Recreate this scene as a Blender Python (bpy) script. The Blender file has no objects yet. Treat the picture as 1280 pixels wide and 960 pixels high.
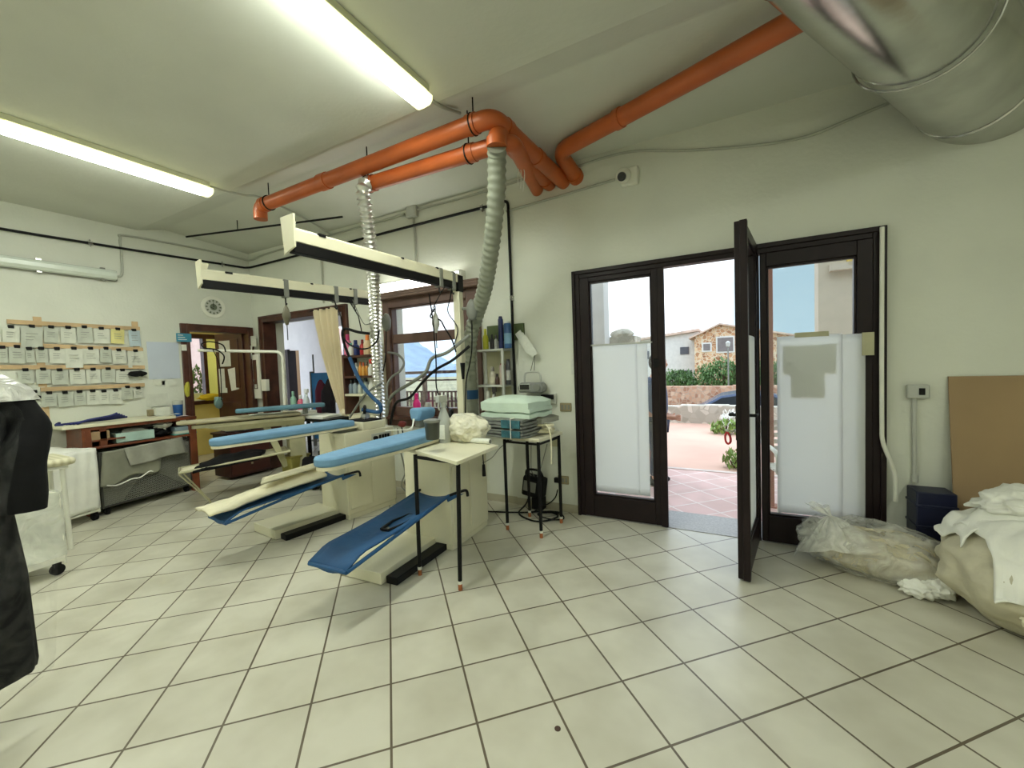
import bpy, bmesh, math, random
import numpy as np
from mathutils import Vector, Matrix, noise
random.seed(7)
PI = math.pi
S = bpy.context.scene
COL = S.collection
# ---------------------------------------------------------------- camera
F = 511.88; YAW = math.radians(16.666-45); PIT = 0.04305; ROL = -0.0362; H = 4.3087*0.33
def _rot():
    cy, sy = math.cos(YAW), math.sin(YAW); cp, sp = math.cos(PIT), math.sin(PIT); cr, sr = math.cos(ROL), math.sin(ROL)
    Rz = np.array([[cy,-sy,0],[sy,cy,0],[0,0,1]]); Rx = np.array([[1,0,0],[0,cp,-sp],[0,sp,cp]]); Ry = np.array([[cr,0,sr],[0,1,0],[-sr,0,cr]])
    return Ry@Rx@Rz
RM = _rot()
cam = bpy.data.cameras.new('camera'); co = bpy.data.objects.new('camera', cam); COL.objects.link(co)
cam.sensor_fit = 'HORIZONTAL'; cam.sensor_width = 36; cam.lens = F/1280*36; cam.clip_start = .02; cam.clip_end = 500
R_, FW_, U_ = RM[0], RM[1], RM[2]
co.matrix_world = Matrix(((R_[0],U_[0],-FW_[0],0),(R_[1],U_[1],-FW_[1],0),(R_[2],U_[2],-FW_[2],H),(0,0,0,1)))
S.camera = co
def at(px, py, x=None, y=None, z=None):
    """the point of the plane x=, y= or z= seen at photograph pixel px, py"""
    d = RM.T@np.array([(px-640)/F, 1, -(py-480)/F])
    k = x/d[0] if x is not None else (y/d[1] if y is not None else (z-H)/d[2])
    return Vector((d[0]*k, d[1]*k, H+d[2]*k))
# ---------------------------------------------------------------- view, world
S.view_settings.view_transform = 'Standard'; S.view_settings.look = 'None'; S.view_settings.gamma = 1
S.view_settings.exposure = 0.90; S.view_settings.use_curve_mapping = False
LAMP = 13.0; LAMP_W = 14.0; LAMP_COL = (.95, 1.0, .89)
SKY = 1.5
w = bpy.data.worlds.new('overcast_sky'); S.world = w; w.use_nodes = True
nt = w.node_tree; nt.nodes.clear()
o_ = nt.nodes.new('ShaderNodeOutputWorld'); bg = nt.nodes.new('ShaderNodeBackground'); tc = nt.nodes.new('ShaderNodeTexCoord')
mp = nt.nodes.new('ShaderNodeMapping'); mp.inputs['Scale'].default_value = (1.2,1.2,3.5)
nz = nt.nodes.new('ShaderNodeTexNoise'); nz.inputs['Scale'].default_value = 1.6; nz.inputs['Detail'].default_value = 5
rp = nt.nodes.new('ShaderNodeValToRGB'); rp.color_ramp.elements[0].position = .36; rp.color_ramp.elements[1].position = .60
rp.color_ramp.elements[0].color = (.40,.62,.84,1); rp.color_ramp.elements[1].color = (.94,.97,1,1)
nt.links.new(tc.outputs['Generated'], mp.inputs[0]); nt.links.new(mp.outputs[0], nz.inputs[0]); nt.links.new(nz.outputs[0], rp.inputs[0])
# a break of pale blue between the clouds, low over the street to the right of the entrance
gm = nt.nodes.new('ShaderNodeVectorMath'); gm.operation = 'DOT_PRODUCT'; _d = RM.T@np.array([(1000-640)/F, 1, -(370-480)/F]); gm.inputs[1].default_value = tuple(_d/np.linalg.norm(_d))
mr = nt.nodes.new('ShaderNodeMapRange'); mr.interpolation_type = 'SMOOTHSTEP'; mr.inputs[1].default_value = .982; mr.inputs[2].default_value = .9985
mxs = nt.nodes.new('ShaderNodeMix'); mxs.data_type = 'RGBA'; mxs.inputs[7].default_value = (.19,.27,.315,1)
nt.links.new(tc.outputs['Generated'], gm.inputs[0]); nt.links.new(gm.outputs['Value'], mr.inputs[0]); nt.links.new(mr.outputs[0], mxs.inputs[0])
nt.links.new(rp.outputs[0], mxs.inputs[6]); nt.links.new(mxs.outputs[2], bg.inputs[0]); bg.inputs[1].default_value = SKY; nt.links.new(bg.outputs[0], o_.inputs[0])
S.cycles.max_bounces = 10; S.cycles.diffuse_bounces = 6; S.cycles.transparent_max_bounces = 16; S.cycles.transmission_bounces = 8
S.cycles.use_denoising = True; S.cycles.sample_clamp_indirect = 6; S.cycles.caustics_reflective = False; S.cycles.caustics_refractive = False
# ---------------------------------------------------------------- materials
def lin(c):
    return tuple((v/255/12.92 if v/255 <= .04045 else ((v/255+.055)/1.055)**2.4) for v in c)+(1,)
def mat(name, c, rough=.55, metal=0, var=.10, vs=5, bump=0, bs=60, alpha=1, trans=0, emit=None, es=0, sheen=0, c2=None):
    m = bpy.data.materials.new(name); m.use_nodes = True; n = m.node_tree; b = n.nodes['Principled BSDF']; L = n.links.new
    b.inputs['Roughness'].default_value = rough; b.inputs['Metallic'].default_value = metal
    tcn = n.nodes.new('ShaderNodeTexCoord')
    nn = n.nodes.new('ShaderNodeTexNoise'); nn.inputs['Scale'].default_value = vs; nn.inputs['Detail'].default_value = 4
    L(tcn.outputs['Object'], nn.inputs[0])
    r = n.nodes.new('ShaderNodeValToRGB'); a = lin(c); d = lin(c2) if c2 else tuple(v*(1-var*2) for v in a[:3])+(1,)
    r.color_ramp.elements[0].position = .35; r.color_ramp.elements[1].position = .65
    r.color_ramp.elements[0].color = d; r.color_ramp.elements[1].color = a
    L(nn.outputs[0], r.inputs[0]); L(r.outputs[0], b.inputs['Base Color'])
    if bump:
        n2 = n.nodes.new('ShaderNodeTexNoise'); n2.inputs['Scale'].default_value = bs; n2.inputs['Detail'].default_value = 3
        bp = n.nodes.new('ShaderNodeBump'); bp.inputs['Strength'].default_value = bump; bp.inputs['Distance'].default_value = .02
        L(tcn.outputs['Object'], n2.inputs[0]); L(n2.outputs[0], bp.inputs['Height']); L(bp.outputs[0], b.inputs['Normal'])
    if alpha < 1: b.inputs['Alpha'].default_value = alpha
    if trans: b.inputs['Transmission Weight'].default_value = trans
    if sheen: b.inputs['Sheen Weight'].default_value = sheen
    if emit: b.inputs['Emission Color'].default_value = tuple(emit)+(1,); b.inputs['Emission Strength'].default_value = es
    return m
def glass_mat(name, tint=(.95,.97,.97), gl=.08):
    m = bpy.data.materials.new(name); m.use_nodes = True; n = m.node_tree; n.nodes.clear(); L = n.links.new
    o = n.nodes.new('ShaderNodeOutputMaterial'); t = n.nodes.new('ShaderNodeBsdfTransparent'); g = n.nodes.new('ShaderNodeBsdfGlossy'); mx = n.nodes.new('ShaderNodeMixShader')
    t.inputs[0].default_value = tint+(1,); g.inputs['Roughness'].default_value = .03
    mx.inputs[0].default_value = gl; L(t.outputs[0], mx.inputs[1]); L(g.outputs[0], mx.inputs[2])
    L(mx.outputs[0], o.inputs[0]); return m
def film_mat(name, c, opaque=.35, rough=.15, bump=.6, bs=18, lo=None, hi=None):
    """crinkled clear plastic film: part see-through, part glossy white sheet"""
    m = bpy.data.materials.new(name); m.use_nodes = True; n = m.node_tree; b = n.nodes['Principled BSDF']; L = n.links.new
    b.inputs['Base Color'].default_value = lin(c); b.inputs['Roughness'].default_value = rough
    tcn = n.nodes.new('ShaderNodeTexCoord'); nn = n.nodes.new('ShaderNodeTexNoise'); nn.inputs['Scale'].default_value = bs; nn.inputs['Detail'].default_value = 5
    nn.inputs['Distortion'].default_value = 1.5
    bp = n.nodes.new('ShaderNodeBump'); bp.inputs['Strength'].default_value = bump; bp.inputs['Distance'].default_value = .05
    L(tcn.outputs['Object'], nn.inputs[0]); L(nn.outputs[0], bp.inputs['Height']); L(bp.outputs[0], b.inputs['Normal'])
    r = n.nodes.new('ShaderNodeMapRange'); r.inputs[1].default_value = .35; r.inputs[2].default_value = .7
    r.inputs[3].default_value = max(0, opaque-.2) if lo is None else lo; r.inputs[4].default_value = min(1, opaque+.3) if hi is None else hi
    L(nn.outputs[0], r.inputs[0]); L(r.outputs[0], b.inputs['Alpha']); return m
def translucent_mat(name, c, mix=.5, var=.03):
    m = bpy.data.materials.new(name); m.use_nodes = True; n = m.node_tree; n.nodes.clear(); L = n.links.new
    o = n.nodes.new('ShaderNodeOutputMaterial'); d = n.nodes.new('ShaderNodeBsdfDiffuse'); t = n.nodes.new('ShaderNodeBsdfTranslucent'); mx = n.nodes.new('ShaderNodeMixShader')
    tcn = n.nodes.new('ShaderNodeTexCoord'); nn = n.nodes.new('ShaderNodeTexNoise'); nn.inputs['Scale'].default_value = 3
    r = n.nodes.new('ShaderNodeValToRGB'); a = lin(c); r.color_ramp.elements[0].color = tuple(v*(1-var) for v in a[:3])+(1,); r.color_ramp.elements[1].color = a
    L(tcn.outputs['Object'], nn.inputs[0]); L(nn.outputs[0], r.inputs[0]); L(r.outputs[0], d.inputs[0]); L(r.outputs[0], t.inputs[0])
    mx.inputs[0].default_value = mix; L(d.outputs[0], mx.inputs[1]); L(t.outputs[0], mx.inputs[2]); L(mx.outputs[0], o.inputs[0]); return m
def tile_mat(name, c1, c2, cg, size, origin, ang, grout, rough, streak=True):
    m = bpy.data.materials.new(name); m.use_nodes = True; n = m.node_tree; b = n.nodes['Principled BSDF']; L = n.links.new
    tcn = n.nodes.new('ShaderNodeTexCoord'); mp = n.nodes.new('ShaderNodeMapping'); mp.vector_type = 'TEXTURE'
    mp.inputs['Location'].default_value = (origin[0], origin[1], 0); mp.inputs['Rotation'].default_value = (0,0,ang); mp.inputs['Scale'].default_value = (size,size,size)
    L(tcn.outputs['Object'], mp.inputs[0])
    br = n.nodes.new('ShaderNodeTexBrick'); br.offset = 0; br.squash = 1
    br.inputs['Scale'].default_value = 1; br.inputs['Brick Width'].default_value = 1; br.inputs['Row Height'].default_value = 1
    br.inputs['Mortar Size'].default_value = grout/size; br.inputs['Mortar Smooth'].default_value = .1; br.inputs['Bias'].default_value = 0
    br.inputs['Color1'].default_value = lin(c1); br.inputs['Color2'].default_value = lin(c2); br.inputs['Mortar'].default_value = lin(cg)
    L(mp.outputs[0], br.inputs[0])
    nn = n.nodes.new('ShaderNodeTexNoise'); nn.inputs['Scale'].default_value = 3.2; nn.inputs['Detail'].default_value = 3; nn.inputs['Roughness'].default_value = .5
    L(tcn.outputs['Object'], nn.inputs[0])
    r = n.nodes.new('ShaderNodeValToRGB'); r.color_ramp.elements[0].position = .30; r.color_ramp.elements[0].color = (.70,.68,.63,1); r.color_ramp.elements[1].position = .62; r.color_ramp.elements[1].color = (1,1,1,1)
    L(nn.outputs[0], r.inputs[0])
    mx = n.nodes.new('ShaderNodeMix'); mx.data_type = 'RGBA'; mx.blend_type = 'MULTIPLY'; mx.inputs[0].default_value = .6
    L(br.outputs[0], mx.inputs[6]); L(r.outputs[0], mx.inputs[7]); L(mx.outputs[2], b.inputs['Base Color'])
    rr = n.nodes.new('ShaderNodeMapRange'); rr.inputs[3].default_value = max(.30,rough-.02); rr.inputs[4].default_value = max(.30,rough-.02)+.12
    L(nn.outputs[0], rr.inputs[0]); L(rr.outputs[0], b.inputs['Roughness'])
    bp = n.nodes.new('ShaderNodeBump'); bp.inputs['Strength'].default_value = .35; bp.inputs['Distance'].default_value = .004; bp.invert = True
    L(br.outputs['Fac'], bp.inputs['Height']); L(bp.outputs[0], b.inputs['Normal'])
    return m
def stone_mat(name, c1, c2, c3, scale, mortar):
    m = bpy.data.materials.new(name); m.use_nodes = True; n = m.node_tree; b = n.nodes['Principled BSDF']; L = n.links.new
    tcn = n.nodes.new('ShaderNodeTexCoord'); v = n.nodes.new('ShaderNodeTexVoronoi'); v.inputs['Scale'].default_value = scale
    e = n.nodes.new('ShaderNodeTexVoronoi'); e.feature = 'DISTANCE_TO_EDGE'; e.inputs['Scale'].default_value = scale
    L(tcn.outputs['Object'], v.inputs[0]); L(tcn.outputs['Object'], e.inputs[0])
    sp = n.nodes.new('ShaderNodeSeparateColor'); L(v.outputs['Color'], sp.inputs[0])
    r = n.nodes.new('ShaderNodeValToRGB'); r.color_ramp.elements[0].color = lin(c1); r.color_ramp.elements[1].color = lin(c3); el = r.color_ramp.elements.new(.5); el.color = lin(c2)
    L(sp.outputs[0], r.inputs[0])
    g = n.nodes.new('ShaderNodeMath'); g.operation = 'GREATER_THAN'; g.inputs[1].default_value = .06; L(e.outputs['Distance'], g.inputs[0])
    mx = n.nodes.new('ShaderNodeMix'); mx.data_type = 'RGBA'; mx.inputs[6].default_value = lin(mortar); L(g.outputs[0], mx.inputs[0]); L(r.outputs[0], mx.inputs[7])
    L(mx.outputs[2], b.inputs['Base Color']); b.inputs['Roughness'].default_value = .9; return m
_node = (-1.616400196, 1.535202587)
M = dict(
 floor=tile_mat('floor_tiles', (206,203,187), (198,195,179), (98,88,72), .33, _node, PI/4, .005, .22),
 wall=mat('painted_wall', (218,220,208), .75, var=.05, vs=1.4, bump=.12, bs=35),
 ceil=mat('painted_ceiling', (210,212,201), .8, var=.05, vs=1.1, bump=.08, bs=30),
 dark=mat('dark_brown_paint', (34,24,25), .38, var=.12, vs=9),
 wood=mat('brown_wood', (84,48,36), .42, var=.22, vs=8, bump=.1),
 redwood=mat('red_brown_wood', (124,66,40), .4, var=.22, vs=7),
 pine=mat('pale_pine', (206,176,134), .6, var=.1, vs=7),
 glass=glass_mat('window_glass'),
 board=translucent_mat('white_sheet', (246,247,246), .6),
 white=mat('white_plastic', (228,228,216), .4, var=.03),
 cream=mat('cream_enamel', (222,218,192), .4, var=.05, vs=3),
 creamold=mat('aged_cream_enamel', (190,186,152), .5, var=.12, vs=5),
 orange=mat('orange_drain_pipe', (186,92,40), .4, var=.1, vs=4),
 chrome=mat('steel', (190,190,186), .25, metal=1, var=.06),
 galv=mat('galvanised_duct', (206,206,202), .2, metal=.95, var=.14, vs=3, bump=.06, bs=8),
 alu=mat('aluminium_foil_hose', (226,226,220), .3, metal=.85, var=.1, vs=12),
 hose=mat('grey_hose', (146,150,134), .5, var=.08, vs=10),
 grey=mat('grey_plastic', (128,130,122), .5),
 lgrey=mat('light_grey_plastic', (186,188,180), .5, var=.05),
 black=mat('black_metal', (14,14,15), .5, var=.1),
 rubber=mat('black_rubber', (20,20,21), .7),
 copper=mat('copper_cap', (186,112,72), .35, metal=.6),
 blue=mat('blue_canvas', (20,76,124), .62, var=.1, vs=6, bump=.2, bs=14),
 sky=mat('pale_blue_cover', (112,154,188), .7, var=.06, vs=8, bump=.25, bs=16),
 teal=mat('blue_grey_cover', (92,132,150), .7, var=.08, vs=8),
 creamcloth=mat('cream_cloth', (226,220,192), .85, var=.06, vs=8, bump=.3, bs=18),
 whitecloth=mat('white_cloth', (236,236,228), .85, var=.04, vs=7, bump=.35, bs=14),
 mint=mat('mint_cloth', (200,218,202), .85, var=.05, vs=7, bump=.3, bs=18),
 greycloth=mat('grey_cloth', (160,160,148), .85, var=.08, vs=8, bump=.3, bs=18),
 blackcloth=mat('black_cloth', (16,16,18), .8, var=.3, vs=8, bump=.3, bs=14),
 navy=mat('navy_plastic', (20,26,56), .45),
 curtain=mat('cream_curtain', (232,220,190), .85, var=.05, vs=10),
 card=mat('brown_cardboard', (160,134,100), .8, var=.05, vs=2),
 paper=mat('paper', (222,224,214), .8, var=.04, vs=30),
 yellow=mat('yellow_paper', (228,220,150), .8),
 palesheet=mat('pale_blue_sheet', (196,204,218), .7, var=.02),
 yellowwall=mat('yellow_wall', (216,202,128), .8, var=.06, vs=2),
 lavwall=mat('pale_lavender_wall', (238,236,240), .8, var=.03),
)
for _k in ('black','rubber','blackcloth','dark'): M[_k].node_tree.nodes['Principled BSDF'].inputs['Specular IOR Level'].default_value = .22
# ---------------------------------------------------------------- mesh helpers
def NB(): return bmesh.new()
def box(bm, c, s, R=None):
    vs = []
    for x in (-.5,.5):
        for y in (-.5,.5):
            for z in (-.5,.5):
                v = Vector((x*s[0], y*s[1], z*s[2]))
                if R is not None: v = R@v
                vs.append(bm.verts.new(v+Vector(c)))
    for f in ((0,1,3,2),(4,6,7,5),(0,4,5,1),(2,3,7,6),(0,2,6,4),(1,5,7,3)): bm.faces.new([vs[i] for i in f])
    return bm
def bx(bm, x0, x1, y0, y1, z0, z1): return box(bm, ((x0+x1)/2,(y0+y1)/2,(z0+z1)/2), (x1-x0,y1-y0,z1-z0))
def rz(a): return Matrix.Rotation(a, 3, 'Z')
def spline(pts, n=6):
    P = [Vector(p) for p in pts]; out = []
    if len(P) < 3: return P
    for i in range(len(P)-1):
        a, b, c, d = P[max(i-1,0)], P[i], P[i+1], P[min(i+2,len(P)-1)]
        for k in range(n):
            t = k/n
            out.append(.5*((2*b)+(c-a)*t+(2*a-5*b+4*c-d)*t*t+(3*b-a-3*c+d)*t**3))
    out.append(P[-1]); return out
def tube(bm, pts, r, seg=10, caps=True, rad=None, sq=None):
    P = [Vector(p) for p in pts]; n = len(P); rings = []
    t0 = (P[1]-P[0]).normalized(); u = t0.orthogonal().normalized()
    if abs(t0.z) < .95: u = t0.cross(Vector((0,0,1))).normalized()
    prev = t0
    for i in range(n):
        t = ((P[min(i+1,n-1)]-P[max(i-1,0)])).normalized() if n > 2 else t0
        q = prev.rotation_difference(t); u = (q@u); u = (u-t*u.dot(t)).normalized(); v = t.cross(u); prev = t
        rr = rad[i] if rad else r
        if sq: cs = [(-sq[0]/2,-sq[1]/2),(sq[0]/2,-sq[1]/2),(sq[0]/2,sq[1]/2),(-sq[0]/2,sq[1]/2)]
        else: cs = [(math.cos(2*PI*k/seg)*rr, math.sin(2*PI*k/seg)*rr) for k in range(seg)]
        rings.append([bm.verts.new(P[i]+u*a+v*b) for a, b in cs])
    m = len(rings[0])
    for i in range(n-1):
        for k in range(m): bm.faces.new((rings[i][k], rings[i][(k+1)%m], rings[i+1][(k+1)%m], rings[i+1][k]))
    if caps:
        bm.faces.new(rings[0][::-1]); bm.faces.new(rings[-1])
    return bm
def cyl(bm, a, b, r, r2=None, seg=20): return tube(bm, [a,b], r, seg, rad=[r, r if r2 is None else r2])
def lathe(bm, prof, c=(0,0,0), seg=20, R=None, sx=1, sy=1):
    rings = []; c = Vector(c)
    for r, z in prof:
        ring = []
        for k in range(seg):
            v = Vector((math.cos(2*PI*k/seg)*max(r,.0004)*sx, math.sin(2*PI*k/seg)*max(r,.0004)*sy, z))
            ring.append(bm.verts.new((R@v if R is not None else v)+c))
        rings.append(ring)
    for i in range(len(rings)-1):
        for k in range(seg): bm.faces.new((rings[i][k], rings[i][(k+1)%seg], rings[i+1][(k+1)%seg], rings[i+1][k]))
    bm.faces.new(rings[0][::-1]); bm.faces.new(rings[-1]); return bm
def prism(bm, pts, fn0, fn1):
    a = [bm.verts.new(fn0(p)) for p in pts]; b = [bm.verts.new(fn1(p)) for p in pts]; n = len(pts)
    bm.faces.new(a[::-1]); bm.faces.new(b)
    for i in range(n): bm.faces.new((a[i], a[(i+1)%n], b[(i+1)%n], b[i]))
    return bm
def prz(bm, pts, z0, z1): return prism(bm, pts, lambda p: Vector((p[0],p[1],z0)), lambda p: Vector((p[0],p[1],z1)))
def pry(bm, pts, y0, y1): return prism(bm, pts, lambda p: Vector((p[0],y0,p[1])), lambda p: Vector((p[0],y1,p[1])))
def prx(bm, pts, x0, x1): return prism(bm, pts, lambda p: Vector((x0,p[0],p[1])), lambda p: Vector((x1,p[0],p[1])))
def grid(bm, fn, nu, nv):
    g = [[bm.verts.new(fn(i/nu, j/nv)) for j in range(nv+1)] for i in range(nu+1)]
    for i in range(nu):
        for j in range(nv): bm.faces.new((g[i][j], g[i+1][j], g[i+1][j+1], g[i][j+1]))
    return bm
def blob(bm, c, s, sub=3, amp=.1, fr=2.0, seed=0, flat=None, fn=None):
    r = bmesh.ops.create_icosphere(bm, subdivisions=sub, radius=1)
    for v in r['verts']:
        d = v.co.normalized(); k = 1+amp*noise.noise(d*fr+Vector((seed*7.3,seed*3.1,seed)))+amp*.45*noise.noise(d*fr*2.7+Vector((seed,9,2)))
        if fn: k *= fn(d)
        p = Vector((d.x*s[0]*k, d.y*s[1]*k, d.z*s[2]*k))
        if flat is not None and p.z < -flat: p.z = -flat+(p.z+flat)*.05
        v.co = p+Vector(c)
    return bm
def sph(bm, c, r, sub=2): return blob(bm, c, (r,r,r) if not hasattr(r,'__len__') else r, sub, 0)
def obj(name, bm, m, parent=None, smooth=None, bev=0, label=None, solid=0, sub=0, loc=None, ang=35):
    bmesh.ops.recalc_face_normals(bm, faces=bm.faces)
    me = bpy.data.meshes.new(name); bm.to_mesh(me); bm.free()
    o = bpy.data.objects.new(name, me); COL.objects.link(o)
    me.materials.append(M[m] if isinstance(m, str) else m)
    if solid:
        d = o.modifiers.new('solid', 'SOLIDIFY'); d.thickness = solid; d.offset = 0
    if sub:
        d = o.modifiers.new('sub', 'SUBSURF'); d.levels = sub; d.render_levels = sub
    if bev:
        d = o.modifiers.new('bevel', 'BEVEL'); d.width = bev; d.segments = 2; d.limit_method = 'ANGLE'; d.angle_limit = math.radians(40); d.harden_normals = False
    if smooth or (smooth is None and (bev or sub)):
        for p in me.polygons: p.use_smooth = True
        if not sub: me.set_sharp_from_angle(angle=math.radians(ang))
    if parent: o.parent = parent
    if label: o['label'] = label
    if loc is not None: o.location = loc
    return o
def tag(o, label, cat, group=None, kind=None):
    o['label'] = label; o['category'] = cat
    if group: o['group'] = group
    if kind: o['kind'] = kind
    return o
def thing(name, label, cat, loc=(0,0,0), rot=0, group=None):
    o = bpy.data.objects.new(name, None); COL.objects.link(o); o.location = loc; o.rotation_euler = (0,0,rot); o.empty_display_size = .1
    return tag(o, label, cat, group)
def solo(name, bm, m, label, cat, group=None, **k):
    """a thing that is one mesh: its origin is put at the middle of its foot"""
    xs = [v.co for v in bm.verts]
    b = Vector(((min(v.x for v in xs)+max(v.x for v in xs))/2, (min(v.y for v in xs)+max(v.y for v in xs))/2, min(v.z for v in xs)))
    for v in bm.verts: v.co -= b
    return tag(obj(name, bm, m, loc=b, **k), label, cat, group)
def struct(name, bm, m, **k):
    o = obj(name, bm, m, **k)
    if o.parent is None: o['kind'] = 'structure'
    return o
def dup(root, loc, rot, label, group=None):
    r = root.copy(); COL.objects.link(r); r.location = loc; r.rotation_euler = (0,0,rot); r['label'] = label
    if group: r['group'] = group
    for ch in list(root.children):
        c = ch.copy(); COL.objects.link(c); c.parent = r
        for g in list(ch.children):
            d = g.copy(); COL.objects.link(d); d.parent = c
    return r
ORD = ['first','second','third','fourth','fifth','sixth','seventh','eighth','ninth','tenth']
YW = 3.685; YD = 3.665; XL = -6.457     # window wall, door wall (stands 2 cm proud), left wall
# ================================================================ THE SETTING
bm = NB(); bx(bm, -9.2, 3.7, -3.7, 3.985, -.12, 0); prz(bm, [(-11,3.985),(-4.15,3.985),(-6.9,6.65),(-11,6.65)], -.12, 0); struct('floor', bm, 'floor')
# main ceiling, stepping up in a soft cove towards the window wall
prof = [(-3.7,3.27),(2.30,3.27),(2.36,3.272),(2.62,3.350),(2.64,3.352),(2.66,3.35),(3.4,3.29),(3.75,3.262),(3.75,3.6),(-3.7,3.6)]
bm = NB(); prx(bm, prof, -6.6, 3.7); struct('ceiling', bm, 'ceil')
def wall_boxes(bm, u0, u1, z1, holes, put):
    """wall between u0 and u1 with openings (a, b, za, zb)"""
    u = u0
    for a, b, za, zb in sorted(holes):
        if a > u: put(bm, u, a, -.12, z1)
        if za > 0: put(bm, a, b, -.12, za)
        if zb < z1: put(bm, a, b, zb, z1)
        u = b
    if u < u1: put(bm, u, u1, -.12, z1)
bm = NB()
wall_boxes(bm, -6.61, -1.96, 3.5, [(-6.17,-4.42,0,2.22),(-3.70,-2.36,.88,2.26)], lambda b,u0,u1,z0,z1: bx(b,u0,u1,YW,YW+.3,z0,z1))
wall_boxes(bm, -1.96, 3.7, 3.5, [(-1.27,.90,0,2.26)], lambda b,u0,u1,z0,z1: bx(b,u0,u1,YD,YW+.3,z0,z1))
struct('wall_back', bm, 'wall')
bm = NB()
wall_boxes(bm, -3.7, 3.684, 3.5, [(2.81,3.61,0,2.08)], lambda b,u0,u1,z0,z1: bx(b,XL-.15,XL,u0,u1,z0,z1))
struct('wall_left', bm, 'wall')
bm = NB(); bx(bm, 3.55, 3.7, -3.7, 3.66, -.12, 3.5); struct('wall_right', bm, 'wall')
bm = NB(); bx(bm, -6.6, 3.7, -3.7, -3.55, -.12, 3.5); struct('wall_rear', bm, 'wall')
# low tiled skirting on the window and door wall
M['skirt'] = mat('skirting_tiles', (176,170,148), .4, var=.08, vs=6)
bm = NB(); bx(bm, -4.3, -1.96, YW-.009, YW+.01, 0, .075); bx(bm, -1.96, -1.285, YD-.009, YD+.01, 0, .075); bx(bm, .915, 3.5, YD-.009, YD+.01, 0, .075)
struct('baseboard_back', bm, 'skirt')
# --- the room behind the left doorway (yellow) and the room behind the curtain (lavender): one slanting partition between them
pa, pb = Vector((-6.60,3.86,0)), Vector((-9.1,5.30,0)); pd = (pb-pa).normalized(); pn = Vector((-pd.y,pd.x,0))
bm = NB(); prz(bm, [tuple((pa-pn*.0)[:2]), tuple(pb[:2]), tuple((pb+pn*.05)[:2]), tuple((pa+pn*.05)[:2])], -.1, 2.9); struct('wall_partition', bm, 'yellowwall')
bm = NB(); q0, q1 = pa-pn*.055, pb-pn*.055
prz(bm, [tuple(q0[:2]), tuple(q1[:2]), tuple((q1+pn*.05)[:2]), tuple((q0+pn*.05)[:2])], -.1, 2.9); struct('wall_partition_lining', bm, 'lavwall')
bm = NB()
wall_boxes(bm, 1.2, 5.3, 2.9, [(3.70,4.36,.93,2.22)], lambda b,u0,u1,z0,z1: bx(b,-8.75,-8.6,u0,u1,z0,z1)); bx(bm, -8.75, -6.61, 1.05, 1.2, -.1, 2.9)
struct('wall_side_room', bm, 'yellowwall')
bm = NB(); bx(bm, -8.9, -6.61, 1.05, 5.3, 2.9, 3.0); prz(bm, [(-11,3.99),(-4.15,3.99),(-6.9,6.7),(-11,6.7)], 3.0, 3.1); struct('ceiling_side_rooms', bm, 'ceil')
bm = NB(); wall_boxes(bm, -11, -6.75, 3.05, [(-9.95,-9.5,0,2.02),(-8.45,-7.2,.7,2.5)], lambda b,u0,u1,z0,z1: bx(b,u0,u1,6.5,6.65,z0,z1))  # the wider opening is added, mostly hidden, to let daylight into the room
prz(bm, [(-4.25,3.986),(-4.13,3.986),(-6.75,6.5),(-6.9,6.5)], -.1, 3.05); struct('wall_inner_room', bm, 'lavwall')
bm = NB(); bx(bm, -11.4, -9.1, 7.3, 7.4, -.1, 2.6); struct('wall_behind_niche', bm, 'card')
bm = NB(); bx(bm, -9.97, -9.86, 6.44, 6.66, 0, 2.05); struct('trim_4', bm, 'dark')
# window of the side room: brown frame, two lights
def window_frame(name, x0, x1, z0, z1, y0, y1, cuts, fw, m, sill=False):
    """frame in a y-plane; cuts = list of ('v', x) / ('h', z) bars"""
    bm = NB(); bx(bm, x0, x0+fw, y0, y1, z0, z1); bx(bm, x1-fw, x1, y0, y1, z0, z1); bx(bm, x0+fw, x1-fw, y0, y1, z1-fw, z1); bx(bm, x0+fw, x1-fw, y0, y1, z0, z0+fw)
    for c in cuts:
        if c[0] == 'v': bx(bm, c[1]-fw/2, c[1]+fw/2, y0+.004, y1-.004, z0+fw, z1-fw)
        else: bx(bm, x0+fw, x1-fw, y0+.004, y1-.004, c[1]-fw*.55, c[1]+fw*.55)
    return bm
w2 = thing('window_2', 'brown framed window of the yellow side room', 'window'); w2['kind'] = 'structure'
bm = NB(); y0, y1 = 3.70, 4.36
bx(bm, -8.72, -8.58, y0, y0+.06, .93, 2.22); bx(bm, -8.72, -8.58, y1-.06, y1, .93, 2.22); bx(bm, -8.72, -8.58, y0, y1, 2.14, 2.22); bx(bm, -8.72, -8.56, y0, y1, .93, 1.0); bx(bm, -8.71, -8.59, 3.985, 4.045, .93, 2.22)
struct('frame', bm, 'wood', parent=w2, bev=.004)
bm = NB(); bx(bm, -8.66, -8.654, y0+.05, y1-.05, .98, 2.16); struct('pane', bm, 'glass', parent=w2)
# pier outside the right half of that window, plants and a white planter outside its left half
M['yellowpier'] = mat('yellow_render', (226,216,140), .8, var=.05)
bm = NB(); bx(bm, -8.69, -8.684, 4.03, 4.33, .98, 2.15); tag(obj('yellow_blind', bm, translucent_mat('yellow_blind_cloth', (250,244,176), .7)), 'yellow translucent blind in the right half of the side-room window', 'blind')
M['pinkwall'] = mat('pink_render', (236,210,202), .8, var=.1, vs=2, c2=(222,186,178))
bm = NB(); bx(bm, -17.2, -17, 2, 14, -.1, 3.6); struct('wall_yard', bm, 'pinkwall')
bm = NB(); bx(bm, -14, -9.1, 1, 10, -.2, -.05); struct('ground_yard', bm, mat('yard_paving', (200,186,176), .8))
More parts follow.
